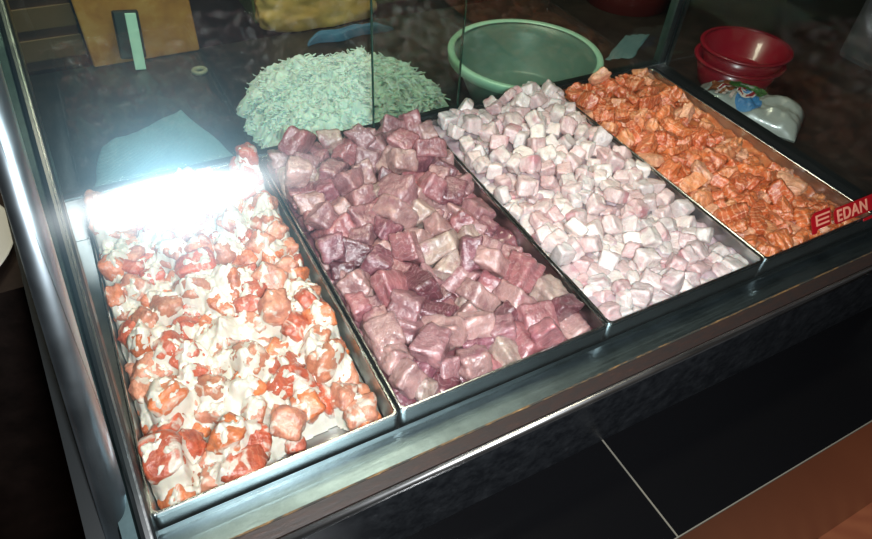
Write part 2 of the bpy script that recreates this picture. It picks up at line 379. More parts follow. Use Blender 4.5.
# ------------------------------------------------------------------ trays
XB = [0.0, .1934, .4084, .618, .800]
TL = ['leftmost steel tray holding salmon in creamy white sauce', 'steel tray of purple pink tuna cubes, second from left',
      'steel tray of pale white fish cubes, third from left', 'rightmost steel tray, holding orange salmon cubes']
for i in range(4):
    x0, x1, y0, y1 = XB[i] + .0012, XB[i + 1] - .0012, .0002, .3815
    zt, zb, th = -.0005, -.0505, .0014
    if i == 0: y1 = .378; zt = -.003
    o = empty('serving_tray', ((x0 + x1) / 2, (y0 + y1) / 2, zb)); tag(o, TL[i], 'tray', 'rectangular steel trays in the case')
    bm = bmesh.new()
    # open pan: outer and inner shells with a rounded foot
    def ring(ix, z): 
        r = .004 + ix * .2
        pts = []
        for cx, cy, a0 in ((x1 - ix - r, y1 - ix - r, 0), (x0 + ix + r, y1 - ix - r, 90), (x0 + ix + r, y0 + ix + r, 180), (x1 - ix - r, y0 + ix + r, 270)):
            for k in range(5):
                a = math.radians(a0 + k * 22.5); pts.append((cx + r * math.cos(a), cy + r * math.sin(a), z))
        return [bm.verts.new(Vector(p) - o.location) for p in pts]
    rings = [ring(.003, zb), ring(0, zb + .003), ring(0, zt), ring(th, zt), ring(th, zb + .006), ring(th + .0015, zb + .003), ring(th + .005, zb + th)]
    for A, B in zip(rings, rings[1:]):
        n = len(A)
        for k in range(n): bm.faces.new((A[k], A[(k + 1) % n], B[(k + 1) % n], B[k]))
    bm.faces.new(rings[-1]); bm.faces.new(rings[0][::-1])
    bm_obj('pan', bm, M_TRAY, o)
    bm = bmesh.new()
    # folded rim all round
    R_ = []
    for ix, z in ((-.0004, zt - .0035), (-.0004, zt + .0006), (.0004, zt + .0012), (.0016, zt + .0012), (.0022, zt + .0006), (.0022, zt - .0018)): R_.append(ring(ix if ix > 0 else 0.0 + ix, z))
    for A, B in zip(R_, R_[1:] + R_[:1]):
        n = len(A)
        for k in range(n): bm.faces.new((A[k], A[(k + 1) % n], B[(k + 1) % n], B[k]))
    bm_obj('rim', bm, M_RIM, o)

# ------------------------------------------------------------------ fish
def chunk_geo(seed, dims, jit=.22, n=7, power=6, bump=.06, bfreq=1.6):
    rng=random.Random(seed)
    cor={}
    for i in (-1,1):
        for j in (-1,1):
            for k in (-1,1):
                cor[i,j,k]=Vector([(s*(1+rng.uniform(-jit,jit)))*d/2 for s,d in zip((i,j,k),dims)])
    off=Vector([rng.uniform(0,50) for _ in range(3)])
    def mp(c):
        m=(abs(c.x)**power+abs(c.y)**power+abs(c.z)**power)**(1/power)
        c=c/m
        u,v,w=[(t+1)/2 for t in c]
        p=Vector((0,0,0))
        for (i,j,k),q in cor.items():
            p+=q*((u if i>0 else 1-u)*(v if j>0 else 1-v)*(w if k>0 else 1-w))
        s=min(dims)
        nn=noise.fractal(c*bfreq+off,1.0,2.0,3)
        return p+c.normalized()*nn*bump*s
    verts=[];idx={};faces=[]
    def vid(c):
        key=tuple(round(t*1000) for t in c)
        if key not in idx:
            idx[key]=len(verts);verts.append(mp(Vector(c)))
        return idx[key]
    g=[-1+2*i/n for i in range(n+1)]
    for ax in range(3):
        for s in (-1,1):
            for i in range(n):
                for j in range(n):
                    q=[]
                    for (a,b) in ((i,j),(i+1,j),(i+1,j+1),(i,j+1)):
                        c=[0,0,0];c[ax]=s;c[(ax+1)%3]=g[a];c[(ax+2)%3]=g[b];q.append(vid(c))
                    faces.append(q if s>0 else q[::-1])
    return verts,faces
KINDS={ # dims variants
 'tuna':[(.040,.034,.028),(.034,.034,.030),(.046,.032,.024),(.036,.028,.030),(.030,.030,.026),(.042,.038,.030),(.034,.026,.022),(.038,.036,.022)],
 'white':[(.025,.022,.019),(.022,.022,.020),(.029,.020,.018),(.024,.019,.022),(.020,.020,.018),(.027,.024,.020),(.022,.017,.016),(.025,.023,.016)],
 'salmon':[(.032,.022,.016),(.026,.024,.018),(.036,.020,.013),(.028,.020,.020),(.024,.020,.014),(.030,.026,.018),(.026,.018,.012),(.034,.026,.014)],
 'mayo':[(.036,.030,.024),(.030,.028,.024),(.038,.026,.020),(.032,.024,.026),(.026,.026,.020),(.034,.032,.024)],
}
PAR={'tuna':dict(jit=.34,power=9,bump=.13,bfreq=1.3,n=9),'white':dict(jit=.30,power=8,bump=.12,bfreq=1.3),'salmon':dict(jit=.40,power=6,bump=.22,bfreq=1.5,n=9),'mayo':dict(jit=.34,power=4.5,bump=.16,bfreq=1.4)}
SIZE={'tuna':.76,'white':.76,'salmon':.80,'mayo':.78}
KINDS={k:[tuple(round(c*SIZE[k],4) for c in d) for d in v] for k,v in KINDS.items()}

DATA = {
 'tuna': [
  (7, 0.92, 0.2162, 0.1947, -0.035, 0.326, -0.798, -0.179, -0.474), (3, 1.03, 0.2101, 0.0275, -0.0376, 0.14, 0.005, -0.077, 0.987), (1, 0.99, 0.2933, 0.021, -0.0391, 0.534, -0.51, -0.444, 0.507), (2, 0.93, 0.3932, 0.0125, -0.0411, 0.02, -0.05, 0.009, 0.999),
  (2, 1.21, 0.2076, 0.0712, -0.0383, 0.724, -0.021, 0.042, 0.689), (2, 1.24, 0.2086, 0.3649, -0.0164, 0.083, 0.701, -0.008, -0.709), (4, 0.93, 0.2055, 0.1268, -0.0382, 0.773, -0.087, -0.628, -0.02), (4, 0.98, 0.3265, 0.017, -0.0413, 0.89, 0.012, -0.005, -0.457),
  (4, 0.92, 0.2057, 0.0149, -0.023, 0.018, -0.005, 0.135, -0.991), (7, 0.93, 0.349, 0.0206, -0.0411, 0.745, -0.017, -0.011, 0.667), (6, 1.07, 0.3694, 0.0174, -0.0398, 0.77, -0.07, 0.019, 0.634), (3, 1.06, 0.2087, 0.0765, -0.0171, 0.619, -0.073, 0.012, -0.782),
  (0, 0.85, 0.2103, 0.0986, -0.0259, 0.954, 0.274, -0.109, 0.047), (5, 1.06, 0.3143, 0.1169, -0.011, 0.74, -0.543, -0.359, -0.17), (5, 1.07, 0.2651, 0.0246, -0.0326, 0.814, -0.118, -0.278, -0.496), (7, 0.95, 0.2083, 0.2406, -0.0263, 0.753, -0.032, -0.061, -0.654),
  (4, 0.93, 0.2238, 0.1386, -0.0208, 0.981, 0.025, -0.186, -0.056), (5, 0.96, 0.3755, 0.166, -0.0317, 0.304, -0.646, 0.313, 0.626), (3, 0.96, 0.2094, 0.1629, -0.0202, 0.778, 0.175, 0.003, 0.604), (5, 1.29, 0.2782, 0.2337, -0.0057, 0.847, 0.248, -0.442, -0.162),
  (0, 0.94, 0.2083, 0.2121, -0.0219, 0.638, -0.204, -0.536, -0.513), (3, 1.17, 0.2856, 0.107, -0.0185, 0.269, 0.506, 0.807, 0.145), (5, 1.06, 0.2404, 0.016, -0.0315, 0.382, -0.352, 0.582, 0.626), (2, 1.1, 0.318, 0.0188, -0.0244, 0.659, 0.23, 0.254, 0.669),
  (0, 1.03, 0.2101, 0.071, 0.0045, 0.717, 0.048, 0.006, -0.695), (2, 1.29, 0.2167, 0.1187, -0.0168, 0.711, -0.697, 0.016, -0.093), (7, 1.26, 0.3406, 0.0988, -0.0154, 0.079, 0.782, 0.257, -0.562), (4, 1.19, 0.3335, 0.2168, -0.0144, 0.1, -0.912, 0.398, 0.016),
  (6, 0.91, 0.3487, 0.2293, -0.0138, 0.931, 0.138, 0.076, -0.329), (4, 1.29, 0.3707, 0.0604, -0.0206, 0.954, 0.073, 0.259, -0.132), (7, 1.08, 0.3469, 0.364, 0.0042, 0.92, -0.291, 0.193, 0.176), (4, 1.08, 0.3538, 0.0163, -0.0261, 0.681, -0.54, 0.124, -0.48),
  (1, 1.29, 0.2752, 0.0192, -0.0037, 0.03, 0.068, 0.251, 0.965), (6, 1.25, 0.29, 0.1328, -0.0122, 0.721, -0.583, 0.363, 0.089), (5, 1, 0.2138, 0.2728, -0.0136, 0.998, -0.01, -0.02, 0.056), (5, 0.96, 0.2093, 0.042, -0.0232, 0.365, 0.698, -0.614, 0.055),
  (3, 1.19, 0.2114, 0.3428, -0.0039, 0.126, 0.038, -0.276, -0.952), (0, 1.23, 0.3637, 0.1144, -0.0171, 0.373, -0.673, 0.172, 0.615), (2, 0.78, 0.3509, 0.2059, -0.0232, 0.825, -0.466, -0.294, 0.122), (6, 1.07, 0.3105, 0.1316, -0.0001, 0.265, 0.04, 0.216, -0.939),
  (0, 1.2, 0.2145, 0.2918, 0.008, 0.993, -0.101, 0.035, -0.055), (5, 1.26, 0.2225, 0.2266, 0.0007, 0.781, -0.178, -0.284, -0.527), (3, 0.83, 0.3959, 0.1559, -0.026, 0.748, 0.663, -0.026, -0.011), (4, 0.8, 0.3225, 0.3704, 0.0079, 0.347, -0.571, 0.571, 0.477),
  (2, 1.15, 0.2353, 0.3623, 0.0011, 0.759, -0.005, -0.141, -0.635), (0, 1.03, 0.2059, 0.3231, -0.0273, 0.686, -0.063, -0.716, 0.111), (6, 0.99, 0.2212, 0.054, -0.0123, 0.77, 0.61, 0.118, -0.147), (5, 1.01, 0.2625, 0.1775, -0.0129, 0.75, 0.402, 0.26, -0.457),
  (0, 0.92, 0.3705, 0.2326, 0.0056, 0.454, 0.089, 0.188, -0.866), (6, 1.14, 0.2686, 0.3049, -0.0021, 0.167, 0.658, -0.726, -0.114), (3, 1.16, 0.3242, 0.3384, 0.0072, 0.345, 0.279, -0.852, -0.279), (3, 0.9, 0.2516, 0.0269, -0.0088, 0.685, -0.123, 0.265, 0.667),
  (0, 1.11, 0.3961, 0.2929, 0.0038, 0.719, -0.12, 0.677, -0.099), (0, 1.01, 0.2249, 0.0192, -0.0122, 0.629, -0.468, 0.123, -0.608), (7, 1.03, 0.3071, 0.0861, -0.0201, 0.853, -0.317, 0.398, -0.117), (7, 1.19, 0.3174, 0.0886, -0.0034, 0.886, -0.17, 0.431, 0.031),
  (0, 1.08, 0.3341, 0.018, -0.0117, 0.625, -0.284, 0.227, -0.691), (2, 0.84, 0.2324, 0.0362, -0.0066, 0.097, -0.561, -0.691, 0.446), (5, 0.79, 0.3731, 0.0303, -0.0203, 0.859, 0.221, 0.115, 0.446), (0, 0.95, 0.2107, 0.3637, 0.0117, 0.958, -0.279, 0.033, -0.065),
  (3, 1.28, 0.3407, 0.2698, -0.006, 0.041, -0.105, -0.541, -0.833), (6, 1.07, 0.3893, 0.014, -0.0267, 0.074, -0.03, 0.997, -0.007), (2, 1.24, 0.2969, 0.0654, -0.0104, 0.458, 0.158, -0.523, 0.701), (0, 1.24, 0.2591, 0.3285, 0.0001, 0.27, -0.17, -0.076, -0.945),
  (7, 0.96, 0.3712, 0.3467, 0.0015, 0.592, 0.069, 0.5, -0.629), (7, 1.24, 0.2927, 0.0374, -0.0169, 0.046, 0.016, 0.556, -0.83), (5, 0.79, 0.3555, 0.3693, 0.0188, 0.009, 0.172, 0.276, 0.946), (5, 1.1, 0.3736, 0.2132, -0.0165, 0.164, 0.869, -0.416, -0.214),
  (0, 0.91, 0.2604, 0.1472, -0.0042, 0.408, -0.038, -0.112, 0.905), (2, 0.94, 0.2051, 0.1813, -0.0352, 0.572, 0.459, -0.427, 0.528), (3, 1.09, 0.3278, 0.2434, -0.0019, 0.041, -0.435, -0.05, -0.898), (1, 1.28, 0.2889, 0.3433, 0.0103, 0.366, 0.109, 0.633, -0.673),
  (7, 1.19, 0.2444, 0.2497, 0.0015, 0.2, 0.602, 0.252, 0.731), (4, 0.91, 0.3947, 0.1401, -0.0145, 0.178, -0.461, 0.71, -0.502), (4, 1.26, 0.3583, 0.1372, -0.0038, 0.137, -0.878, 0.458, 0.006), (4, 1, 0.3822, 0.1273, -0.0078, 0.318, -0.592, -0.241, -0.7),
  (1, 1.07, 0.3608, 0.19, -0.0056, 0.069, 0.489, -0.737, 0.461), (4, 1.24, 0.2144, 0.2994, -0.0175, 0.792, -0.047, 0.068, -0.605), (2, 1.18, 0.2161, 0.2563, -0.0003, 0.05, -0.115, 0.895, -0.427), (4, 1.23, 0.2159, 0.0989, -0.0039, 0.702, 0.711, -0.03, -0.018),
  (0, 1.08, 0.3917, 0.2613, -0.0057, 0.585, 0.382, -0.321, 0.64), (3, 1.08, 0.2494, 0.305, 0.0057, 0.145, 0.031, -0.129, 0.98), (3, 1.11, 0.3491, 0.2431, 0.0107, 0.1, -0.676, 0.635, -0.359), (7, 0.92, 0.3593, 0.1671, -0.0112, 0.128, 0.687, -0.468, 0.541),
  (4, 0.82, 0.2049, 0.1403, -0.0199, 0.013, 0.071, -0.65, 0.757), (0, 1.04, 0.2459, 0.1246, 0.0062, 0.943, 0.201, 0.244, 0.104), (5, 1.02, 0.2403, 0.0772, -0.007, 0.257, 0.253, -0.928, 0.09), (6, 1.29, 0.2584, 0.3638, 0.004, 0.815, -0.066, 0.023, -0.575),
  (2, 0.95, 0.35, 0.0145, -0.0019, 0.384, 0.237, -0.648, 0.613), (5, 0.97, 0.2668, 0.0578, 0.0001, 0.401, 0.044, 0.687, 0.605), (5, 0.98, 0.3312, 0.3076, 0.006, 0.955, 0.14, -0.169, 0.199), (5, 1.11, 0.2695, 0.2641, 0.0019, 0.583, -0.334, 0.303, 0.676),
  (6, 0.95, 0.2048, 0.1186, 0.002, 0.456, 0.482, 0.437, 0.608), (2, 1.29, 0.3148, 0.2853, -0.0042, 0.512, -0.449, -0.107, -0.725), (2, 1.26, 0.3606, 0.2968, 0.0007, 0.08, -0.195, 0.674, -0.708), (0, 0.86, 0.3791, 0.2763, 0.0076, 0.601, -0.699, 0.385, -0.043),
  (5, 1.25, 0.2179, 0.3195, 0.0086, 0.56, -0.82, 0.036, -0.114), (3, 1.29, 0.3904, 0.0641, -0.0007, 0.567, 0.432, -0.386, -0.586), (3, 0.81, 0.2846, 0.0865, -0.0132, 0.954, -0.293, -0.069, 0.017), (0, 0.81, 0.3984, 0.3221, 0.01, 0.513, 0.534, 0.477, 0.473),
  (6, 1.09, 0.2095, 0.2684, 0.0133, 0.941, -0.332, 0.031, 0.051), (3, 0.92, 0.2387, 0.2801, 0.0116, 0.03, -0.631, 0.766, -0.119), (2, 0.97, 0.2944, 0.2652, 0.0006, 0.246, -0.226, 0.523, -0.784), (2, 1.12, 0.3782, 0.363, 0.0232, 0.645, -0.184, 0.685, -0.285),
  (7, 0.98, 0.2185, 0.1841, -0.0139, 0.808, -0.154, 0.267, 0.502), (6, 0.97, 0.3949, 0.1116, -0.0064, 0.727, -0.461, -0.447, 0.243), (0, 1.05, 0.3353, 0.132, 0.0058, 0.559, -0.118, 0.721, -0.392), (3, 0.96, 0.2119, 0.2353, 0.0146, 0.883, 0.365, -0.047, 0.293),
  (2, 1.06, 0.2612, 0.222, 0.0069, 0.106, -0.145, 0.147, -0.973), (3, 1.01, 0.3905, 0.0158, -0.0078, 0.469, 0.525, -0.586, -0.401), (1, 0.92, 0.2069, 0.0473, 0.0013, 0.647, 0.568, -0.3, 0.412), (7, 1.14, 0.351, 0.0677, -0.0066, 0.152, -0.682, -0.592, 0.402),
  (5, 0.95, 0.3734, 0.3032, 0.0194, 0.374, 0.925, 0.017, -0.072), (4, 0.98, 0.2469, 0.2016, 0.0034, 0.77, -0.544, 0.118, -0.311), (7, 1.26, 0.2982, 0.1758, -0.0029, 0.501, 0.135, 0.556, -0.649), (5, 1.1, 0.3104, 0.3556, 0.0196, 0.791, 0.093, 0.484, 0.363),
  (3, 0.8, 0.3455, 0.1584, 0.0033, 0.687, -0.019, 0.287, -0.668), (2, 0.86, 0.2305, 0.3361, 0.0122, 0.833, -0.477, 0.247, 0.132), (7, 1.24, 0.3953, 0.3435, 0.017, 0.171, -0.691, -0.181, 0.679), (0, 1.03, 0.2497, 0.0957, 0.005, 0.126, 0.905, 0.28, -0.294),
  (1, 1.1, 0.2877, 0.294, 0.0085, 0.598, -0.335, -0.7, 0.201), (7, 0.94, 0.3078, 0.3227, 0.0056, 0.227, -0.794, -0.374, -0.422), (5, 1.18, 0.3695, 0.0902, 0.0079, 0.923, -0.22, -0.253, 0.187), (4, 0.96, 0.3313, 0.0539, -0.0091, 0.449, 0.161, -0.47, 0.743),
  (5, 1.14, 0.3121, 0.1572, 0.0032, 0.277, -0.237, 0.449, 0.816), (5, 1.04, 0.2915, 0.2112, 0.012, 0.411, 0.05, -0.903, 0.113), (4, 1.04, 0.3669, 0.259, 0.009, 0.064, -0.914, -0.384, -0.11), (3, 1.18, 0.3339, 0.2896, 0.0189, 0.075, 0.093, -0.402, 0.908),
  (5, 0.98, 0.268, 0.1148, 0.0006, 0.573, 0.501, -0.552, -0.34), (1, 0.93, 0.3162, 0.0371, -0.0006, 0.784, -0.176, -0.166, 0.571), (2, 1.28, 0.2449, 0.0403, 0.0113, 0.332, -0.029, -0.037, -0.942), (2, 1.25, 0.389, 0.2022, 0.0016, 0.675, 0.147, 0.226, 0.687),
  (4, 1.19, 0.3466, 0.3381, 0.0125, 0.447, -0.545, 0.36, -0.611), (7, 1.18, 0.345, 0.1118, 0.0109, 0.851, -0.169, 0.441, 0.231), (0, 0.91, 0.3489, 0.32, 0.0251, 0.107, -0.405, -0.872, -0.253), (5, 0.8, 0.2681, 0.0789, 0.001, 0.912, -0.069, 0.145, -0.377),
  (4, 1.22, 0.2711, 0.2012, 0.0063, 0.908, -0.15, 0.385, 0.072), (2, 1.02, 0.2335, 0.1909, -0.0035, 0.262, -0.001, -0.476, 0.84), (1, 1.25, 0.2139, 0.2977, 0.0331, 0.182, -0.585, 0.073, 0.787), (1, 1.05, 0.321, 0.2134, 0.0021, 0.142, 0.347, -0.754, 0.539),
  (1, 1.01, 0.2943, 0.0137, -0.0217, 0.676, 0.701, 0.101, -0.205), (7, 1.28, 0.2768, 0.1651, 0.0083, 0.424, -0.476, 0.766, -0.083), (6, 0.83, 0.396, 0.1716, -0.0155, 0.104, 0.167, 0.98, -0.035), (6, 1.1, 0.3961, 0.2296, -0.0108, 0.093, -0.689, 0.714, 0.081),
  (4, 1.26, 0.3277, 0.188, -0.0015, 0.024, 0.274, -0.167, 0.947), (1, 1.07, 0.2159, 0.1467, -0.0004, 0.123, 0.294, 0.397, -0.861), (2, 1.02, 0.2781, 0.365, 0.0148, 0.467, -0.35, -0.441, -0.682), (3, 1.1, 0.2653, 0.2803, 0.0129, 0.924, 0.285, 0.192, 0.168),
  (1, 1.02, 0.3928, 0.2464, 0.0064, 0.773, -0.232, -0.29, -0.515), (7, 1.2, 0.3832, 0.0375, 0.0033, 0.546, 0.664, -0.39, 0.33), (1, 0.98, 0.378, 0.1744, -0.0033, 0.952, 0.086, -0.098, 0.276), (0, 1, 0.3521, 0.0379, -0.0033, 0.122, 0.009, -0.169, 0.978),
  (6, 1.02, 0.2504, 0.2956, 0.0232, 0.081, -0.949, -0.305, -0.023), (4, 1.2, 0.2099, 0.0256, 0.0029, 0.797, 0.026, -0.331, -0.505), (6, 1.13, 0.2951, 0.0508, 0.0045, 0.543, -0.823, 0.153, -0.068), (0, 1.27, 0.2342, 0.3623, 0.0269, 0.619, -0.63, 0.018, 0.469),
  (6, 1.06, 0.3075, 0.0168, -0.0084, 0.164, 0.685, -0.686, -0.182), (1, 1.22, 0.2082, 0.1984, 0.0074, 0.225, 0.626, -0.32, -0.675), (3, 1.06, 0.2457, 0.1643, 0.0012, 0.415, -0.248, 0.195, -0.854), (5, 1.03, 0.3079, 0.2467, 0.01, 0.225, 0.428, 0.871, 0.091)],
 'white': [
  (4, 0.99, 0.5206, 0.0427, -0.0186, 0.439, 0.036, 0.052, -0.896), (6, 0.99, 0.432, 0.0251, -0.0172, 0.564, -0.368, 0.461, 0.578), (1, 0.92, 0.4522, 0.3065, -0.0173, 0.524, -0.076, 0.008, 0.848), (0, 1.11, 0.4527, 0.2372, -0.0144, 0.989, 0.024, -0.039, 0.138),
  (0, 1.02, 0.5262, 0.1254, -0.0174, 0.941, -0.019, 0.013, -0.338), (7, 0.83, 0.5347, 0.011, -0.0208, 0.066, -0.014, -0.012, 0.998), (0, 1.11, 0.4773, 0.2824, -0.0098, 0.645, -0.358, -0.536, -0.411), (3, 0.98, 0.4457, 0.3233, -0.0098, 0.945, -0.153, -0.013, -0.289),
  (4, 0.87, 0.4186, 0.0418, -0.0199, 0.694, -0.007, 0.1, 0.713), (2, 1.03, 0.5923, 0.1159, -0.0134, 0.166, 0.743, -0.274, 0.588), (1, 0.96, 0.6069, 0.0338, -0.0178, 0.472, 0.486, 0.566, -0.47), (1, 1.15, 0.4524, 0.0698, -0.0157, 0.123, 0.633, 0.252, -0.721),
  (3, 0.94, 0.4555, 0.195, -0.0141, 0.63, 0.429, -0.488, 0.426), (2, 1.08, 0.533, 0.0541, -0.0175, 0.003, -0.123, -0.991, 0.059), (3, 0.94, 0.479, 0.0449, -0.0162, 0.439, 0.025, 0.072, -0.895), (4, 1.16, 0.4966, 0.0601, -0.0172, 0.064, -0.06, 0.049, 0.995),
  (2, 1.22, 0.4767, 0.097, -0.0169, 0.99, -0.042, -0.019, 0.131), (4, 0.84, 0.4835, 0.2241, -0.0176, 0.693, -0.006, 0.72, -0.045), (0, 1.03, 0.4949, 0.1043, -0.0172, 0.995, -0.066, 0.061, -0.034), (0, 1.26, 0.4793, 0.305, -0.0055, 0.759, -0.226, -0.497, -0.355),
  (2, 1.08, 0.4221, 0.1484, -0.016, 0.068, 0.098, 0.59, 0.799), (4, 1.07, 0.5687, 0.0317, -0.0168, 0.498, -0.491, -0.445, 0.56), (1, 1.09, 0.5752, 0.016, -0.0149, 0.445, -0.432, -0.659, 0.426), (4, 1.11, 0.4885, 0.0124, -0.018, 0.714, -0.044, 0.038, 0.698),
  (5, 0.91, 0.4492, 0.0406, -0.0177, 0.004, -0.004, -0.079, 0.997), (3, 1.21, 0.5531, 0.0261, -0.0134, 0.997, -0.054, 0.053, 0.013), (1, 1.06, 0.4815, 0.0628, -0.0187, 0.996, -0.034, 0.073, -0.036), (7, 1.27, 0.4247, 0.1168, -0.0163, 0.153, 0.013, 0.104, -0.983),
  (3, 1.01, 0.4222, 0.1931, -0.0136, 0.933, -0.315, -0.04, 0.168), (7, 0.82, 0.4199, 0.1768, -0.0196, 0.136, 0.017, 0.048, -0.989), (3, 1.23, 0.479, 0.3684, -0.0027, 0.989, -0.022, 0.041, 0.14), (7, 1.02, 0.608, 0.0525, -0.0159, 0.57, -0.392, 0.55, 0.467),
  (0, 1.03, 0.5267, 0.3557, 0.0079, 0.228, -0.428, -0.756, -0.439), (0, 1.16, 0.4777, 0.1118, -0.0002, 0.313, -0.889, -0.196, 0.271), (5, 1.28, 0.4988, 0.3096, 0.0187, 0.984, 0.121, 0.084, 0.095), (3, 1.1, 0.5685, 0.1663, -0.0125, 0.455, -0.073, -0.023, 0.887),
  (1, 1.2, 0.5906, 0.3018, 0.0137, 0.116, 0.071, -0.256, -0.957), (1, 1.08, 0.5904, 0.0555, -0.0187, 0.513, 0.042, 0.068, -0.855), (0, 1.24, 0.4231, 0.1111, 0.0033, 0.107, -0.009, 0.083, -0.991), (3, 1.27, 0.5897, 0.1856, 0.0092, 0.503, -0.103, 0.098, -0.852),
  (6, 1.04, 0.4186, 0.136, -0.0164, 0.013, -0.633, 0.186, -0.752), (2, 1.29, 0.4397, 0.2939, -0.0101, 0.2, -0.004, -0.718, 0.667), (6, 0.98, 0.5306, 0.1707, -0.0064, 0.843, 0.116, 0.118, 0.512), (0, 1, 0.4938, 0.0861, -0.0179, 0.148, 0.002, 0.023, -0.989),
  (2, 0.83, 0.4181, 0.2443, -0.0137, 0.615, -0.052, -0.787, 0.012), (0, 1.17, 0.4625, 0.3053, 0.0151, 0.882, -0.036, -0.231, -0.409), (1, 1.08, 0.4627, 0.3199, -0.0147, 0.972, 0.017, 0.025, 0.231), (6, 1.17, 0.609, 0.0189, -0.0033, 0.746, -0.038, 0.052, -0.663),
  (7, 0.99, 0.5763, 0.0827, -0.0162, 0.061, 0.299, 0.062, -0.95), (3, 0.91, 0.5742, 0.1337, -0.0046, 0.446, -0.275, 0.229, -0.82), (1, 1.27, 0.5601, 0.1082, -0.0163, 0.014, 0.021, -0.022, -0.999), (4, 1.07, 0.4307, 0.0515, -0.0193, 0.104, 0.173, -0.662, -0.722),
  (1, 0.91, 0.6079, 0.3017, 0.0107, 0.166, -0.749, 0.507, 0.394), (5, 1, 0.507, 0.1344, -0.0174, 0.068, -0.293, -0.954, -0.02), (2, 1.08, 0.4294, 0.1652, -0.0157, 0.656, 0.516, 0.303, 0.46), (4, 0.94, 0.4756, 0.3485, 0.0105, 0.979, 0.033, 0.047, -0.193),
  (6, 1.21, 0.5406, 0.1836, 0.0043, 0.045, -0.434, 0.899, -0.027), (2, 1.19, 0.4216, 0.0815, -0.0174, 0.077, -0.017, 0.043, -0.996), (5, 1.05, 0.5411, 0.0669, -0.0146, 0.486, -0.527, -0.345, -0.606), (2, 1.09, 0.4182, 0.0933, 0.006, 0.75, 0.014, 0.655, 0.091),
  (5, 1.16, 0.4694, 0.0754, -0.0088, 0.285, -0.289, 0.903, 0.141), (1, 1.13, 0.4391, 0.1961, -0.0167, 0.725, 0.022, 0.077, -0.684), (5, 1.04, 0.5025, 0.012, -0.0169, 0.714, 0.033, 0.023, -0.699), (6, 1.29, 0.6078, 0.067, -0.0139, 0.486, -0.56, 0.506, 0.442),
  (5, 0.8, 0.426, 0.0097, -0.0191, 0.044, 0.084, -0.07, -0.993), (1, 1.05, 0.5436, 0.2192, -0.0144, 0.452, 0.466, 0.53, -0.545), (1, 1.23, 0.5243, 0.1449, -0.0166, 0.554, -0.069, 0.014, 0.829), (0, 1.15, 0.508, 0.0298, -0.0147, 0.553, 0.435, -0.475, 0.528),
  (5, 1.15, 0.4352, 0.3114, -0.0077, 0.079, -0.721, 0.199, 0.659), (3, 0.88, 0.5169, 0.1127, -0.0171, 0.067, -0.983, 0.075, 0.151), (3, 1.06, 0.6066, 0.3678, 0.0195, 0.099, -0.016, -0.655, 0.749), (3, 1.03, 0.5776, 0.2335, 0.0047, 0.415, -0.737, 0.437, -0.307),
  (4, 0.95, 0.5949, 0.1329, -0.0184, 0.648, 0.101, -0.002, -0.755), (7, 0.85, 0.5003, 0.0726, -0.0202, 0.109, -0.004, 0.038, 0.993), (2, 1.1, 0.4418, 0.0837, -0.0132, 0.115, -0.763, -0.187, -0.608), (0, 1.12, 0.5772, 0.2156, 0.007, 0.048, -0.758, -0.016, 0.65),
  (6, 0.96, 0.5093, 0.1021, -0.0192, 0.362, -0.335, 0.669, -0.557), (4, 1, 0.5564, 0.0678, -0.017, 0.444, -0.247, 0.547, -0.665), (6, 1.03, 0.5877, 0.0752, -0.0046, 0.284, 0.187, 0.665, 0.665), (4, 1.17, 0.4193, 0.2315, -0.0124, 0.046, 0.027, 0.667, -0.743),
  (2, 1.04, 0.5352, 0.0248, -0.0145, 0.637, -0.241, -0.134, -0.72), (0, 1.04, 0.5167, 0.0895, -0.0094, 0.503, 0.465, 0.075, -0.725), (0, 1.02, 0.5764, 0.1098, -0.0024, 0.868, 0.477, -0.003, 0.136), (3, 1.24, 0.5957, 0.2603, 0.0138, 0.22, 0.392, -0.724, -0.523),
  (2, 1.08, 0.5546, 0.3222, 0.0078, 0.286, 0.268, 0.235, 0.89), (4, 1.21, 0.4869, 0.3268, 0.004, 0.703, -0.369, -0.005, 0.608), (3, 0.96, 0.5999, 0.287, 0.0072, 0.122, -0.557, -0.821, 0.012), (6, 1.04, 0.5459, 0.0399, -0.0017, 0.589, -0.401, 0.525, -0.466),
  (1, 1, 0.5447, 0.1405, -0.0185, 0.964, -0.018, 0.079, -0.254), (6, 1.05, 0.4614, 0.012, -0.0198, 0.007, 0.863, 0.505, -0.021), (5, 0.99, 0.4913, 0.2039, -0.0149, 0.173, -0.69, 0.094, 0.697), (2, 0.78, 0.4476, 0.0224, -0.0049, 0.083, 0.724, -0.093, -0.679),
  (2, 1.03, 0.4734, 0.1974, -0.0139, 0.904, 0.235, -0.044, -0.354), (7, 1, 0.5312, 0.1099, -0.0084, 0.832, -0.27, -0.358, 0.326), (5, 1.19, 0.579, 0.1493, 0.0049, 0.728, 0.68, -0.085, -0.018), (6, 0.89, 0.4182, 0.0546, -0.0202, 0.468, -0.465, 0.585, -0.47),
  (4, 0.91, 0.5627, 0.2194, -0.0058, 0.687, -0.038, 0.376, 0.62), (2, 0.92, 0.5615, 0.2352, 0.0066, 0.516, -0.572, -0.538, -0.343), (1, 1.01, 0.58, 0.3689, 0.0109, 0.996, -0.033, -0.052, 0.066), (7, 0.88, 0.5405, 0.1664, 0.005, 0.674, -0.075, 0.056, -0.733),
  (3, 1.06, 0.4653, 0.0548, -0.0182, 0.593, -0.52, 0.428, -0.443), (2, 1.3, 0.5305, 0.2487, -0.0011, 0.194, -0.576, 0.168, -0.776), (7, 1.23, 0.4643, 0.2131, -0.006, 0.602, 0.179, -0.585, -0.513), (1, 1.09, 0.5198, 0.1602, -0.0095, 0.387, 0.011, -0.429, -0.816),
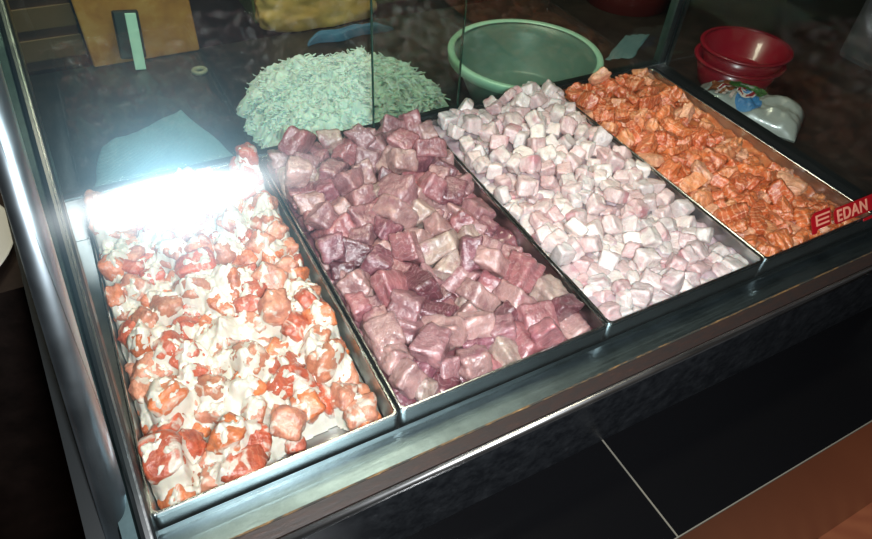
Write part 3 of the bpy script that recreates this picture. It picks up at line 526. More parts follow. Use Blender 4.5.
  (0, 0.94, 0.4184, 0.1277, 0.0006, 0.596, -0.453, 0.318, 0.582), (0, 1.26, 0.5556, 0.1987, -0.0035, 0.179, -0.093, -0.362, 0.91), (3, 1.22, 0.5008, 0.0157, 0.0045, 0.077, -0.611, -0.203, -0.761), (2, 1.26, 0.4874, 0.1363, -0.0086, 0.017, -0.134, -0.917, -0.376),
  (6, 1.08, 0.4686, 0.148, 0.0002, 0.263, 0.111, 0.044, -0.957), (1, 0.96, 0.4192, 0.0268, -0.0199, 0.996, -0.034, 0.073, -0.037), (0, 0.91, 0.4886, 0.1881, -0.015, 0.631, -0.372, -0.527, -0.431), (4, 0.88, 0.5255, 0.0723, -0.0204, 0.201, 0.206, -0.648, -0.705),
  (7, 1.24, 0.4543, 0.116, 0.0095, 0.359, -0.491, -0.705, 0.365), (1, 0.86, 0.5555, 0.1768, -0.0044, 0.447, -0.112, 0.83, 0.315), (3, 1.06, 0.4188, 0.2744, 0.0031, 0.322, 0.597, 0.566, -0.469), (3, 0.94, 0.433, 0.2116, -0.0145, 0.04, 0.066, 0.992, -0.097),
  (5, 1, 0.6016, 0.3257, 0.014, 0.67, -0.394, 0.584, 0.232), (4, 1.04, 0.4226, 0.2546, 0.0094, 0.986, 0.115, 0.12, -0.018), (0, 0.97, 0.4351, 0.0379, -0.0163, 0.592, 0.189, 0.398, -0.675), (2, 1.29, 0.4524, 0.1689, -0.0016, 0.193, 0.125, -0.322, -0.918),
  (0, 0.92, 0.5027, 0.0767, -0.0064, 0.526, 0.202, 0.625, -0.54), (0, 1.07, 0.4997, 0.2383, 0.0111, 0.053, -0.085, -0.191, 0.976), (4, 1.15, 0.458, 0.0872, -0.0167, 0.982, -0.042, 0.065, -0.174), (7, 1.03, 0.5458, 0.3089, 0.011, 0.83, -0.075, -0.132, 0.537),
  (2, 1.11, 0.5649, 0.2556, -0.0036, 0.752, -0.158, -0.4, -0.5), (6, 1.03, 0.5714, 0.1788, 0.0006, 0.132, -0.385, -0.723, 0.558), (3, 1.13, 0.4626, 0.0174, -0.0024, 0.623, 0.28, 0.563, -0.464), (5, 1.21, 0.5305, 0.3416, 0.0224, 0.468, 0.507, -0.723, 0.029),
  (1, 1.16, 0.5285, 0.1967, -0.0001, 0.445, 0.257, 0.504, -0.694), (7, 0.85, 0.5933, 0.0105, -0.0207, 0.999, -0.007, 0.012, 0.046), (5, 1.03, 0.5423, 0.37, 0.0164, 0.265, 0.338, 0.67, -0.606), (3, 1.07, 0.6072, 0.1807, 0.0133, 0.649, -0.323, -0.651, -0.226),
  (1, 0.97, 0.5725, 0.3237, 0.0089, 0.252, -0.24, 0.633, 0.691), (6, 1.04, 0.4327, 0.0683, -0.0188, 0.041, -0.042, 0.001, 0.998), (2, 1.23, 0.5754, 0.2003, 0.0094, 0.597, 0.486, -0.542, 0.337), (0, 1.12, 0.4436, 0.32, 0.0215, 0.353, -0.521, 0.63, 0.455),
  (0, 1.01, 0.4503, 0.1348, -0.0077, 0.005, -0.271, 0.119, -0.955), (2, 1.14, 0.5308, 0.3023, 0.0143, 0.445, 0.273, 0.76, 0.387), (1, 1.16, 0.4838, 0.2913, 0.0169, 0.404, 0.097, -0.009, 0.91), (1, 1.22, 0.4863, 0.0289, -0.005, 0.313, 0.066, 0.07, -0.945),
  (4, 0.99, 0.5995, 0.0434, -0.0052, 0.123, -0.142, 0.362, 0.913), (5, 0.9, 0.4742, 0.3358, 0.013, 0.937, 0.074, 0.133, 0.314), (3, 1.21, 0.4788, 0.2548, 0.0061, 0.2, -0.137, 0.71, -0.662), (5, 0.91, 0.5013, 0.3701, 0.0133, 0.966, -0.013, -0.254, -0.04),
  (1, 0.94, 0.5027, 0.1946, 0.003, 0.018, 0.096, 0.994, 0.054), (0, 0.97, 0.4197, 0.0156, -0.0061, 0.594, 0.393, 0.4, -0.577), (1, 1.04, 0.5478, 0.1221, 0.0012, 0.124, 0.139, -0.062, 0.981), (2, 0.94, 0.439, 0.0107, -0.0161, 0.346, -0.639, -0.463, -0.507),
  (2, 0.96, 0.5196, 0.0138, -0.0157, 0.069, -0.299, 0.003, 0.952), (7, 1.07, 0.461, 0.3702, 0.0169, 0.099, -0.451, 0.208, 0.862), (3, 1.08, 0.5996, 0.1292, 0.0037, 0.052, -0.988, -0.142, -0.04), (7, 1, 0.4164, 0.2051, 0.002, 0.345, 0.638, -0.294, -0.622),
  (5, 0.97, 0.5134, 0.3427, 0.0111, 0.446, -0.085, -0.891, 0.008), (4, 1.09, 0.4733, 0.1648, -0.0024, 0.807, 0.082, 0.044, 0.583), (3, 1.28, 0.5945, 0.0911, -0.005, 0.571, 0.031, 0.584, 0.576), (1, 1.1, 0.5418, 0.2324, 0.0052, 0.287, 0.145, 0.784, -0.531),
  (2, 1.06, 0.6029, 0.1528, 0.0078, 0.021, 0.247, 0.969, -0.02), (7, 0.85, 0.4614, 0.354, 0.0157, 0.865, -0.026, 0.077, -0.495), (5, 0.99, 0.4342, 0.1336, -0.0045, 0.584, 0.515, 0.501, -0.377), (5, 1.04, 0.4362, 0.0957, 0.0032, 0.538, -0.67, 0.5, 0.108),
  (2, 1.06, 0.5293, 0.0795, -0.0004, 0.392, 0.364, -0.435, -0.724), (5, 0.84, 0.5503, 0.0567, -0.0172, 0.746, -0.187, -0.624, -0.135), (3, 0.98, 0.5063, 0.1142, -0.0022, 0.826, -0.488, 0.274, 0.07), (0, 0.91, 0.4384, 0.3531, 0.0166, 0.376, -0.222, 0.896, -0.075),
  (0, 0.84, 0.5802, 0.03, -0.007, 0.272, -0.618, 0.646, -0.356), (5, 1.07, 0.498, 0.1785, 0.0021, 0.147, 0.577, 0.803, -0.013), (0, 1.01, 0.547, 0.2587, 0.0057, 0.969, 0.186, 0.102, 0.123), (2, 1.07, 0.5449, 0.0813, -0.0034, 0.238, -0.544, 0.786, -0.174),
  (3, 1.08, 0.495, 0.1523, -0.017, 0.642, -0.557, -0.277, 0.449), (3, 0.99, 0.4452, 0.055, -0.0152, 0.169, -0.841, 0.314, 0.407), (2, 1.09, 0.5844, 0.1696, 0.0067, 0.588, 0.449, 0.481, -0.47), (4, 0.8, 0.5635, 0.0091, -0.0197, 0.468, 0.532, -0.5, 0.499),
  (0, 0.95, 0.5737, 0.296, 0.0089, 0.158, -0.208, 0.963, -0.063), (5, 0.94, 0.5658, 0.371, 0.0185, 0.005, 0.661, 0.034, -0.75), (1, 1.15, 0.5578, 0.1546, -0.0048, 0.779, -0.519, -0.007, 0.351), (1, 1.01, 0.5295, 0.2667, 0.0043, 0.937, 0.278, -0.181, 0.112),
  (6, 0.97, 0.4817, 0.2021, 0.0034, 0.682, -0.483, 0.003, -0.549), (6, 1.28, 0.4247, 0.3254, 0.0132, 0.565, -0.774, 0.245, 0.145), (7, 1.23, 0.4348, 0.1514, -0.0001, 0.143, 0.697, -0.691, -0.124), (5, 1.19, 0.4594, 0.2825, 0.0135, 0.301, -0.089, -0.367, 0.876),
  (4, 1.26, 0.5951, 0.0642, 0.0044, 0.062, 0.326, -0.408, 0.851), (0, 1.1, 0.5186, 0.326, 0.0136, 0.078, 0.058, -0.48, 0.872), (5, 0.99, 0.4968, 0.0436, -0.0184, 0.049, -0.731, -0.679, -0.051), (5, 0.94, 0.4739, 0.0221, -0.0166, 0.276, -0.631, -0.167, -0.706),
  (0, 1.08, 0.5659, 0.3064, 0.0185, 0.661, -0.235, -0.596, -0.391), (5, 1.19, 0.5155, 0.179, 0.0029, 0.52, 0.736, -0.326, -0.287), (1, 0.93, 0.5161, 0.2325, 0.0067, 0.539, 0.124, -0.023, 0.833), (0, 0.93, 0.6086, 0.3365, 0.0112, 0.73, -0.66, 0.163, -0.071),
  (5, 0.81, 0.4315, 0.2824, 0.0091, 0.198, -0.01, 0.875, 0.441), (6, 1.02, 0.452, 0.1494, 0.0019, 0.686, -0.383, 0.488, -0.38), (0, 0.85, 0.454, 0.0326, -0.0029, 0.491, 0.43, -0.487, -0.581), (6, 1.18, 0.4909, 0.222, 0.0066, 0.005, 0.265, 0.644, -0.718),
  (2, 0.99, 0.5662, 0.0454, -0.0053, 0.546, -0.204, -0.693, 0.425), (1, 1.02, 0.5087, 0.1498, -0.0015, 0.162, -0.473, 0.004, 0.866), (1, 1.26, 0.5737, 0.0641, -0.0099, 0.817, -0.397, 0.082, -0.41), (3, 0.99, 0.5119, 0.2137, 0.0038, 0.631, 0.633, 0.245, 0.375),
  (5, 1.02, 0.4699, 0.134, 0.0039, 0.185, -0.658, 0.613, 0.396), (3, 0.93, 0.5541, 0.3617, 0.027, 0.41, 0.199, 0.769, 0.449), (7, 1.15, 0.4915, 0.2783, 0.0119, 0.742, 0.571, 0.316, 0.15), (2, 1.17, 0.5898, 0.0139, -0.0026, 0.785, 0.012, 0.056, -0.617),
  (6, 0.99, 0.5106, 0.0468, -0.0169, 0.602, -0.403, 0.583, 0.368), (5, 0.91, 0.5073, 0.2965, 0.0116, 0.791, -0.552, 0.058, 0.255), (4, 0.79, 0.5342, 0.1239, -0.0007, 0.294, -0.537, 0.133, 0.779), (2, 1.08, 0.4357, 0.1806, -0.0105, 0.139, 0.747, -0.038, 0.649),
  (3, 1.1, 0.5962, 0.2274, -0.0013, 0.892, -0.212, 0.354, 0.185), (5, 1.29, 0.4715, 0.23, 0.0136, 0.362, -0.531, -0.292, 0.708), (0, 1.1, 0.5543, 0.341, 0.0205, 0.907, -0.3, -0.102, 0.279), (0, 1.03, 0.4425, 0.1098, -0.0009, 0.03, -0.05, -0.982, 0.181),
  (0, 1.07, 0.575, 0.3509, 0.0083, 0.933, -0.195, -0.301, 0.021), (0, 1.05, 0.5276, 0.2213, 0.0072, 0.251, -0.491, -0.833, -0.036), (2, 1.05, 0.529, 0.0389, -0.0037, 0.049, -0.444, 0.713, -0.54), (5, 1.2, 0.513, 0.2742, 0.0153, 0.456, -0.116, 0.631, -0.617),
  (1, 0.94, 0.5762, 0.266, 0.011, 0.39, -0.703, 0.355, 0.477), (0, 0.81, 0.4176, 0.1772, -0.0042, 0.61, -0.55, 0.416, -0.39), (1, 1.01, 0.4186, 0.2912, 0.0139, 0.524, -0.388, 0.47, -0.595), (3, 1.28, 0.5894, 0.2434, 0.0183, 0.148, -0.45, 0.342, 0.811),
  (7, 1.09, 0.4451, 0.3377, 0.0135, 0.312, 0.469, 0.757, 0.33), (5, 0.98, 0.5922, 0.3685, 0.0278, 0.557, 0.298, -0.416, -0.654), (0, 0.85, 0.5506, 0.0102, -0.0178, 0.025, 0.723, -0.687, 0.061), (1, 1.24, 0.4497, 0.2591, 0.01, 0.086, 0.056, 0.131, -0.986),
  (0, 1.26, 0.5197, 0.2937, 0.0249, 0.938, 0.178, 0.297, -0.021), (1, 1.09, 0.5552, 0.1371, 0.0016, 0.036, -0.69, 0.722, 0.025), (4, 1.17, 0.5667, 0.091, -0.008, 0.469, -0.017, 0.621, 0.628), (5, 1.1, 0.6004, 0.353, 0.015, 0.708, -0.646, 0.225, 0.177),
  (4, 1.09, 0.5847, 0.3361, 0.0139, 0.345, 0.332, -0.1, -0.872), (5, 0.93, 0.4318, 0.2243, 0.0026, 0.428, -0.639, -0.479, 0.423), (3, 1.13, 0.5634, 0.279, 0.014, 0.858, -0.345, 0.221, -0.309), (1, 1, 0.502, 0.3284, 0.0104, 0.652, -0.142, -0.005, 0.744),
  (3, 1.27, 0.6065, 0.1069, 0.0052, 0.103, -0.708, 0.686, 0.133), (0, 1.23, 0.4476, 0.2005, 0.0085, 0.552, -0.152, -0.001, -0.82), (0, 1.3, 0.4206, 0.3475, 0.0183, 0.68, 0.028, -0.019, 0.733), (2, 0.83, 0.4194, 0.0663, -0.0175, 0.682, -0.008, 0.723, 0.111),
  (6, 0.93, 0.5423, 0.0978, -0.0022, 0.766, -0.641, 0.026, 0.032), (1, 1.14, 0.501, 0.0549, 0.0009, 0.76, 0.035, -0.003, 0.649), (3, 1.08, 0.4642, 0.2462, 0.0067, 0.971, 0.009, -0.203, 0.122), (4, 1.21, 0.4299, 0.2429, 0.0097, 0.073, 0.89, 0.445, -0.073),
  (6, 1.13, 0.4993, 0.3542, 0.0139, 0.081, -0.492, -0.521, 0.693), (0, 0.89, 0.5657, 0.1238, 0.0019, 0.315, -0.29, 0.537, -0.727), (7, 0.99, 0.5249, 0.368, 0.02, 0.44, -0.476, 0.209, 0.733), (5, 1.06, 0.4984, 0.2574, 0.0161, 0.648, 0.248, -0.636, -0.339),
  (7, 0.93, 0.5862, 0.2837, 0.0097, 0.165, 0.639, 0.736, -0.15), (1, 0.82, 0.563, 0.0769, -0.0121, 0.234, -0.419, -0.325, -0.815), (4, 0.83, 0.5035, 0.1647, 0.0038, 0.024, 0.57, 0.82, -0.038), (4, 0.95, 0.4908, 0.161, 0.0019, 0.076, 0.545, -0.823, 0.139),
  (5, 1.2, 0.603, 0.2151, 0.0136, 0.519, 0.136, 0.49, 0.687), (7, 0.95, 0.5483, 0.2891, 0.0063, 0.129, 0.472, 0.847, 0.208), (6, 0.92, 0.5947, 0.1419, -0.0041, 0.173, 0.236, -0.892, 0.345), (3, 1.25, 0.4596, 0.0972, 0.0015, 0.32, -0.438, -0.34, 0.768),
  (3, 1.24, 0.5366, 0.147, 0.0068, 0.6, 0.354, -0.529, -0.484)],
 'salmon': [
  (0, 0.92, 0.7912, 0.056, -0.011, 0.606, 0.212, 0.764, -0.065), (5, 0.95, 0.6659, 0.1589, -0.0148, 0.345, -0.513, 0.734, 0.281), (6, 0.96, 0.7047, 0.01, -0.0214, 0.101, 0.994, 0.03, -0.019), (1, 0.97, 0.7869, 0.269, -0.0146, 0.68, 0.289, 0.519, -0.429),
  (1, 0.94, 0.7621, 0.0216, -0.0189, 0.852, -0.048, -0.105, 0.511), (2, 1.09, 0.748, 0.0097, -0.0187, 0.043, 0.033, 0.656, -0.753), (5, 0.95, 0.6332, 0.0332, -0.0164, 0.451, 0.588, -0.305, 0.599), (2, 1.04, 0.7248, 0.1061, -0.0184, 0.418, -0.303, 0.583, -0.627),
  (7, 0.98, 0.6312, 0.0779, -0.0199, 0.851, -0.057, 0.134, -0.504), (5, 1.18, 0.7424, 0.0545, -0.0134, 0.532, -0.177, -0.826, 0.061), (0, 1.18, 0.6682, 0.0467, -0.0195, 0.443, 0.047, -0.113, -0.888), (1, 1, 0.7861, 0.1696, -0.0161, 0.68, 0.202, -0.679, 0.187),
  (1, 1.01, 0.6521, 0.2656, -0.0147, 0.189, 0.473, 0.2, -0.837), (4, 0.96, 0.6271, 0.0469, -0.0175, 0.736, -0.075, 0.672, -0.044), (2, 0.99, 0.6839, 0.0545, -0.0193, 0.407, -0.396, -0.525, 0.634), (0, 1.16, 0.7657, 0.2423, -0.0156, 0.434, -0.331, -0.743, 0.387),
  (2, 1.02, 0.7687, 0.0337, -0.0189, 0.732, -0.655, 0.166, -0.089), (2, 1.15, 0.6626, 0.2785, -0.016, 0.398, -0.399, -0.522, 0.64), (3, 1.16, 0.7016, 0.0685, -0.019, 0.971, -0.223, -0.001, 0.086), (1, 1.02, 0.7367, 0.179, -0.0147, 0.572, -0.498, -0.572, -0.312),
  (6, 1.03, 0.6854, 0.069, -0.0066, 0.841, -0.188, -0.009, 0.507), (2, 0.89, 0.6575, 0.0104, -0.0207, 0.955, -0.292, -0.044, 0.021), (5, 1.01, 0.7043, 0.0372, -0.0204, 0.019, 0.969, 0.248, -0.015), (2, 0.98, 0.6332, 0.1011, -0.0221, 0.851, 0.052, -0.006, 0.522),
  (0, 0.93, 0.694, 0.1496, -0.0136, 0.221, -0.608, -0.663, -0.377), (1, 0.96, 0.7886, 0.1372, -0.0152, 0.489, -0.087, 0.339, -0.799), (1, 1.01, 0.6464, 0.2842, -0.0147, 0.394, -0.406, -0.569, 0.597), (3, 1.21, 0.7442, 0.241, -0.0162, 0.793, 0.607, 0.014, -0.055),
  (0, 0.84, 0.6326, 0.0107, -0.0227, 0.025, -0.992, -0.125, -0.016), (6, 0.98, 0.7897, 0.0093, -0.019, 0.643, 0.765, -0.03, 0.022), (6, 0.89, 0.6931, 0.3414, -0.0175, 0.339, 0.628, 0.335, -0.616), (5, 0.98, 0.6752, 0.1264, -0.0188, 0.608, -0.008, -0.049, -0.792),
  (1, 1.01, 0.6449, 0.0466, -0.017, 0.294, -0.639, -0.31, -0.639), (2, 1.2, 0.7219, 0.1804, -0.0158, 0.565, -0.322, -0.401, 0.645), (5, 0.76, 0.7619, 0.2815, -0.0038, 0.017, 0.401, -0.914, 0.052), (4, 0.89, 0.627, 0.1524, -0.0176, 0.487, -0.543, -0.559, 0.395),
  (4, 1, 0.632, 0.3121, -0.0198, 0.749, 0.01, -0.135, -0.649), (3, 1.03, 0.7245, 0.0458, -0.0191, 0.192, -0.121, 0.607, -0.761), (1, 0.82, 0.662, 0.2389, -0.0083, 0.297, -0.733, -0.149, -0.593), (1, 0.86, 0.776, 0.257, -0.0162, 0.659, -0.517, 0.418, -0.353),
  (0, 1.13, 0.7089, 0.1434, -0.0146, 0.325, -0.765, 0.281, -0.48), (1, 0.81, 0.7538, 0.1576, -0.0046, 0.258, 0.002, -0.001, -0.966), (0, 0.99, 0.73, 0.1975, 0.0023, 0.742, 0.39, 0.316, 0.445), (3, 1, 0.7564, 0.11, -0.0052, 0.77, -0.296, 0.147, -0.546),
  (0, 0.87, 0.6755, 0.2119, -0.0147, 0.153, -0.391, -0.239, -0.876), (3, 1.11, 0.7723, 0.1966, -0.015, 0.912, -0.164, 0.273, -0.258), (7, 0.95, 0.6318, 0.0557, -0.0024, 0.392, -0.312, 0.244, 0.83), (7, 0.91, 0.7895, 0.0706, -0.0164, 0.559, -0.448, -0.405, -0.568),
  (1, 0.86, 0.6625, 0.1759, -0.0036, 0.544, 0.329, 0.567, -0.524), (7, 0.8, 0.7856, 0.0183, -0.0187, 0.555, 0.815, -0.162, 0.044), (7, 1.19, 0.6425, 0.2479, -0.0101, 0.871, 0.135, -0.462, -0.096), (4, 1.18, 0.7701, 0.0663, -0.0157, 0.123, -0.005, -0.741, 0.66),
  (0, 0.99, 0.7903, 0.2046, -0.0071, 0.12, 0.66, -0.741, -0.028), (2, 1.13, 0.7142, 0.3622, -0.0124, 0.522, 0.185, -0.157, 0.818), (3, 1.14, 0.7259, 0.2881, -0.0092, 0.302, 0.036, 0.881, 0.363), (4, 1.02, 0.7327, 0.0967, -0.0171, 0.598, -0.242, -0.738, -0.197),
  (0, 1.19, 0.682, 0.0972, -0.0097, 0.577, 0.343, 0.075, 0.737), (4, 1.19, 0.6779, 0.0139, -0.0152, 0.074, 0.684, 0.23, -0.689), (0, 0.87, 0.77, 0.1658, -0.0049, 0.054, 0.653, -0.733, 0.183), (5, 0.97, 0.7569, 0.1412, -0.0078, 0.143, -0.709, 0.672, 0.158),
  (0, 1.01, 0.7677, 0.338, 0.0002, 0.792, -0.067, 0.164, -0.585), (1, 1.01, 0.6789, 0.1713, -0.0021, 0.17, 0.893, 0.179, -0.375), (5, 1.07, 0.7036, 0.3447, 0.0001, 0.05, -0.967, -0.055, 0.244), (7, 0.85, 0.7149, 0.0603, -0.0163, 0.83, 0.081, 0.499, -0.237),
  (7, 1.09, 0.7091, 0.3287, -0.0061, 0.595, -0.259, 0.491, 0.581), (7, 0.85, 0.7837, 0.2534, -0.0011, 0.935, -0.059, 0.202, 0.285), (3, 1, 0.6481, 0.0964, -0.011, 0.543, 0.692, -0.433, 0.195), (5, 1.05, 0.6627, 0.3603, -0.0039, 0.311, -0.914, 0.163, 0.204),
  (5, 0.97, 0.6287, 0.2451, -0.0053, 0.761, 0.155, -0.616, -0.128), (7, 0.94, 0.6464, 0.1623, -0.0133, 0.33, -0.82, 0.082, -0.46), (7, 1.19, 0.6522, 0.1247, -0.0131, 0.117, 0.067, -0.953, 0.272), (5, 0.98, 0.7865, 0.1044, 0.0023, 0.7, 0.255, 0.361, -0.561),
  (5, 0.83, 0.7231, 0.2724, 0.0005, 0.067, -0.623, 0.147, 0.765), (7, 0.99, 0.7421, 0.283, -0.0022, 0.379, -0.549, -0.724, 0.176), (3, 0.95, 0.6508, 0.1872, -0.0042, 0.024, 0.045, -0.924, -0.379), (6, 0.74, 0.727, 0.012, -0.0243, 0.783, -0.041, 0.035, 0.619),
  (4, 0.97, 0.6322, 0.2781, -0.0057, 0.09, -0.31, -0.206, -0.924), (3, 1.17, 0.7447, 0.1677, 0.0034, 0.607, 0.408, -0.657, 0.18), (7, 0.86, 0.7517, 0.3392, 0.0076, 0.057, 0.965, 0.164, -0.198), (7, 0.91, 0.7444, 0.3295, 0.0011, 0.973, -0.165, 0.127, 0.102),
  (3, 0.93, 0.7691, 0.2665, -0.0055, 0.18, 0.033, -0.532, -0.827), (3, 1.08, 0.7868, 0.3666, -0.0028, 0.725, -0.17, 0.05, -0.666), (3, 1.11, 0.7134, 0.1085, -0.0029, 0.228, -0.189, 0.049, -0.954), (5, 0.91, 0.6495, 0.0643, -0.0064, 0.057, 0.919, -0.382, 0.075),
  (2, 0.85, 0.6984, 0.1915, -0.0071, 0.243, -0.96, 0.137, 0.016), (7, 0.99, 0.7696, 0.0131, -0.011, 0.07, -0.688, 0.607, 0.391), (5, 0.84, 0.6875, 0.0325, -0.0124, 0.472, 0.759, -0.439, 0.09), (7, 0.78, 0.7873, 0.0409, -0.0143, 0.123, -0.478, 0.855, -0.158),
  (6, 1.11, 0.7658, 0.2193, -0.0023, 0.269, -0.019, 0.001, 0.963), (0, 0.93, 0.6462, 0.3234, 0.004, 0.205, -0.09, 0.968, 0.113), (0, 0.9, 0.7758, 0.0774, -0.0153, 0.616, 0.274, -0.533, 0.511), (2, 1.13, 0.6349, 0.0704, 0.0019, 0.899, -0.111, -0.299, -0.299),
  (4, 0.81, 0.7903, 0.2353, -0.0029, 0.121, -0.631, -0.764, -0.062), (4, 1.2, 0.7222, 0.339, 0.0117, 0.208, -0.816, 0.529, -0.102), (4, 1.15, 0.7108, 0.1599, -0.0025, 0.025, -0.165, 0.076, -0.983), (0, 0.85, 0.6351, 0.3037, 0.0006, 0.897, -0.042, -0.273, 0.344),
  (0, 0.8, 0.7323, 0.2527, -0.0059, 0.11, 0.324, 0.455, 0.822), (5, 0.94, 0.7564, 0.1815, -0.0036, 0.623, 0.136, -0.035, -0.77), (0, 0.85, 0.7008, 0.0905, -0.0098, 0.003, -0.371, 0.908, -0.197), (0, 1.09, 0.7357, 0.1278, -0.003, 0.046, 0.976, -0.209, -0.046),
  (0, 0.87, 0.7351, 0.2231, -0.0053, 0.071, 0.661, -0.746, 0.038), (5, 0.98, 0.6645, 0.3271, -0.0058, 0.142, -0.694, 0.703, 0.052), (5, 1.13, 0.6681, 0.1442, 0.0016, 0.267, -0.271, 0.17, -0.909), (2, 0.88, 0.6729, 0.1887, -0.0089, 0.026, -0.026, 0.2, 0.979),
  (1, 1.03, 0.7125, 0.2594, 0.0063, 0.708, -0.496, -0.259, -0.432), (5, 0.88, 0.6307, 0.1065, -0.0043, 0.567, -0.821, -0.063, -0.007), (1, 1.12, 0.7561, 0.297, 0.01, 0.725, 0.559, -0.35, 0.197), (0, 0.99, 0.6742, 0.2472, 0.0032, 0.036, -0.591, 0.4, -0.699),
  (2, 0.79, 0.6691, 0.0348, -0.0077, 0.441, -0.014, 0.057, -0.895), (0, 0.96, 0.7219, 0.3568, 0.0023, 0.121, -0.261, -0.152, -0.945), (7, 0.95, 0.7579, 0.0509, -0.0047, 0.987, -0.037, 0.002, -0.154), (4, 1.04, 0.7241, 0.3065, -0.0015, 0.48, 0.744, -0.003, 0.466),
  (3, 0.86, 0.6717, 0.2247, 0.0011, 0.201, 0.322, 0.71, 0.594), (6, 1.08, 0.6371, 0.1527, -0.0076, 0.818, -0.285, -0.018, 0.499), (4, 1.09, 0.7203, 0.0216, -0.0169, 0.178, 0.305, 0.908, -0.226), (2, 0.95, 0.6396, 0.0249, -0.0182, 0.729, 0.653, 0.139, 0.151),
  (6, 0.95, 0.6937, 0.2846, -0.0039, 0.08, 0.261, -0.121, -0.954), (1, 0.85, 0.6797, 0.2896, -0.0024, 0.05, 0.738, 0.663, 0.114), (7, 1.2, 0.7693, 0.3672, 0.0072, 0.048, 0.503, 0.792, -0.341), (6, 1.11, 0.6623, 0.0813, -0.0116, 0.478, -0.719, 0.435, 0.255),
  (6, 0.73, 0.7116, 0.0492, -0.0116, 0.016, -0.409, -0.652, 0.639), (3, 1.04, 0.7131, 0.2, -0.0005, 0.627, 0.324, 0.476, 0.524), (7, 1.12, 0.7265, 0.0768, 0.0015, 0.634, 0.564, -0.053, -0.526), (1, 1, 0.7244, 0.0341, -0.0048, 0.322, -0.687, -0.616, -0.212),
  (5, 1.01, 0.6859, 0.351, 0.0054, 0.333, -0.602, 0.667, -0.285), (2, 1.03, 0.6647, 0.0541, -0.0037, 0.095, -0.507, 0.856, 0.029), (5, 0.95, 0.6321, 0.1653, 0, 0.211, 0.622, 0.753, -0.045), (3, 0.78, 0.7886, 0.346, -0.0045, 0.465, -0.023, -0.083, -0.881),
  (4, 0.86, 0.7604, 0.1261, -0.0086, 0.749, 0.549, 0.232, -0.289), (3, 0.92, 0.6884, 0.2174, -0.0056, 0.828, -0.105, -0.485, 0.26), (6, 0.98, 0.629, 0.0918, -0.0087, 0.207, 0.026, 0.966, -0.152), (4, 1.05, 0.7413, 0.1067, -0.003, 0.082, 0.16, 0.401, 0.898),
  (1, 0.86, 0.6389, 0.0123, -0.008, 0.778, -0.163, 0.013, -0.606), (0, 0.83, 0.7851, 0.1833, -0.0095, 0.661, 0.728, 0.051, 0.177), (5, 0.94, 0.6328, 0.358, 0.0026, 0.613, -0.012, -0.063, -0.788), (7, 1.01, 0.6843, 0.1245, -0.0055, 0.202, -0.554, -0.796, 0.14),
  (7, 0.76, 0.7283, 0.3267, -0.0019, 0.196, 0.681, -0.618, 0.34), (4, 1, 0.7081, 0.2794, -0.0072, 0.942, 0.158, 0.011, 0.296), (1, 0.85, 0.6832, 0.3047, -0.0012, 0.2, -0.038, -0.978, 0.041), (2, 1.17, 0.6296, 0.1968, -0.002, 0.09, 0.69, -0.699, 0.166),
  (5, 1.03, 0.68, 0.3668, 0.0165, 0.409, -0.244, -0.515, -0.713), (1, 1, 0.6469, 0.342, 0.0009, 0.238, -0.337, -0.276, -0.868), (1, 0.94, 0.6656, 0.3431, 0.0049, 0.67, 0.157, -0.119, 0.715), (5, 0.89, 0.6624, 0.0149, -0.0018, 0.976, 0.216, -0, 0.012),
  (6, 0.98, 0.682, 0.3215, -0.0041, 0.225, -0.226, -0.439, 0.84), (7, 1.05, 0.7014, 0.1169, -0.0042, 0.274, -0.21, 0.786, -0.512), (1, 0.98, 0.7774, 0.0535, -0.0008, 0.785, -0.264, 0.557, -0.063), (1, 0.77, 0.7259, 0.1452, -0.0057, 0.987, -0.06, 0.132, -0.076),
  (2, 0.93, 0.6983, 0.1778, -0.0054, 0.003, -0.201, -0.968, -0.149), (0, 0.98, 0.7854, 0.0256, -0.0036, 0.489, -0.751, 0.257, -0.361), (7, 0.86, 0.7525, 0.074, -0.0039, 0.274, -0.266, -0.148, -0.912), (7, 1.02, 0.6907, 0.2598, -0.0058, 0.082, 0.839, 0.479, 0.244),
  (0, 0.89, 0.7487, 0.2549, 0.0013, 0.557, -0.75, -0.352, -0.055), (4, 0.95, 0.7892, 0.0899, -0.0051, 0.436, -0.565, 0.465, 0.524), (3, 0.95, 0.7526, 0.3583, 0.0054, 0.892, -0.032, -0.24, -0.381), (4, 0.97, 0.7256, 0.2409, -0.0002, 0.874, -0.236, -0.261, -0.336),
  (2, 0.98, 0.6753, 0.1972, -0.0016, 0.087, -0.052, -0.377, -0.92), (2, 0.88, 0.7457, 0.1968, -0.0008, 0.353, 0.809, 0.469, -0.038), (7, 0.84, 0.7905, 0.2682, 0.0069, 0.716, -0.111, 0.14, -0.675), (3, 1.18, 0.7803, 0.2865, 0.0012, 0.694, -0.667, 0.172, -0.209),
  (2, 0.79, 0.6615, 0.2952, -0.0016, 0.261, -0.111, -0.078, 0.956), (7, 1, 0.6947, 0.2357, -0.0038, 0.041, 0.545, -0.833, -0.09), (2, 0.93, 0.6958, 0.0499, -0.0101, 0.398, -0.238, 0.087, -0.882), (5, 0.75, 0.773, 0.2357, -0.0025, 0.196, -0.929, 0.279, 0.146),
  (7, 0.74, 0.627, 0.3155, -0.0054, 0.608, -0.354, -0.126, 0.7), (4, 0.97, 0.6928, 0.012, -0.0085, 0.184, -0.026, 0.687, -0.702), (7, 0.74, 0.6645, 0.1123, -0.0101, 0.19, 0.325, -0.905, 0.197), (1, 0.85, 0.6377, 0.2885, 0.0051, 0.326, -0.197, -0.212, 0.9),
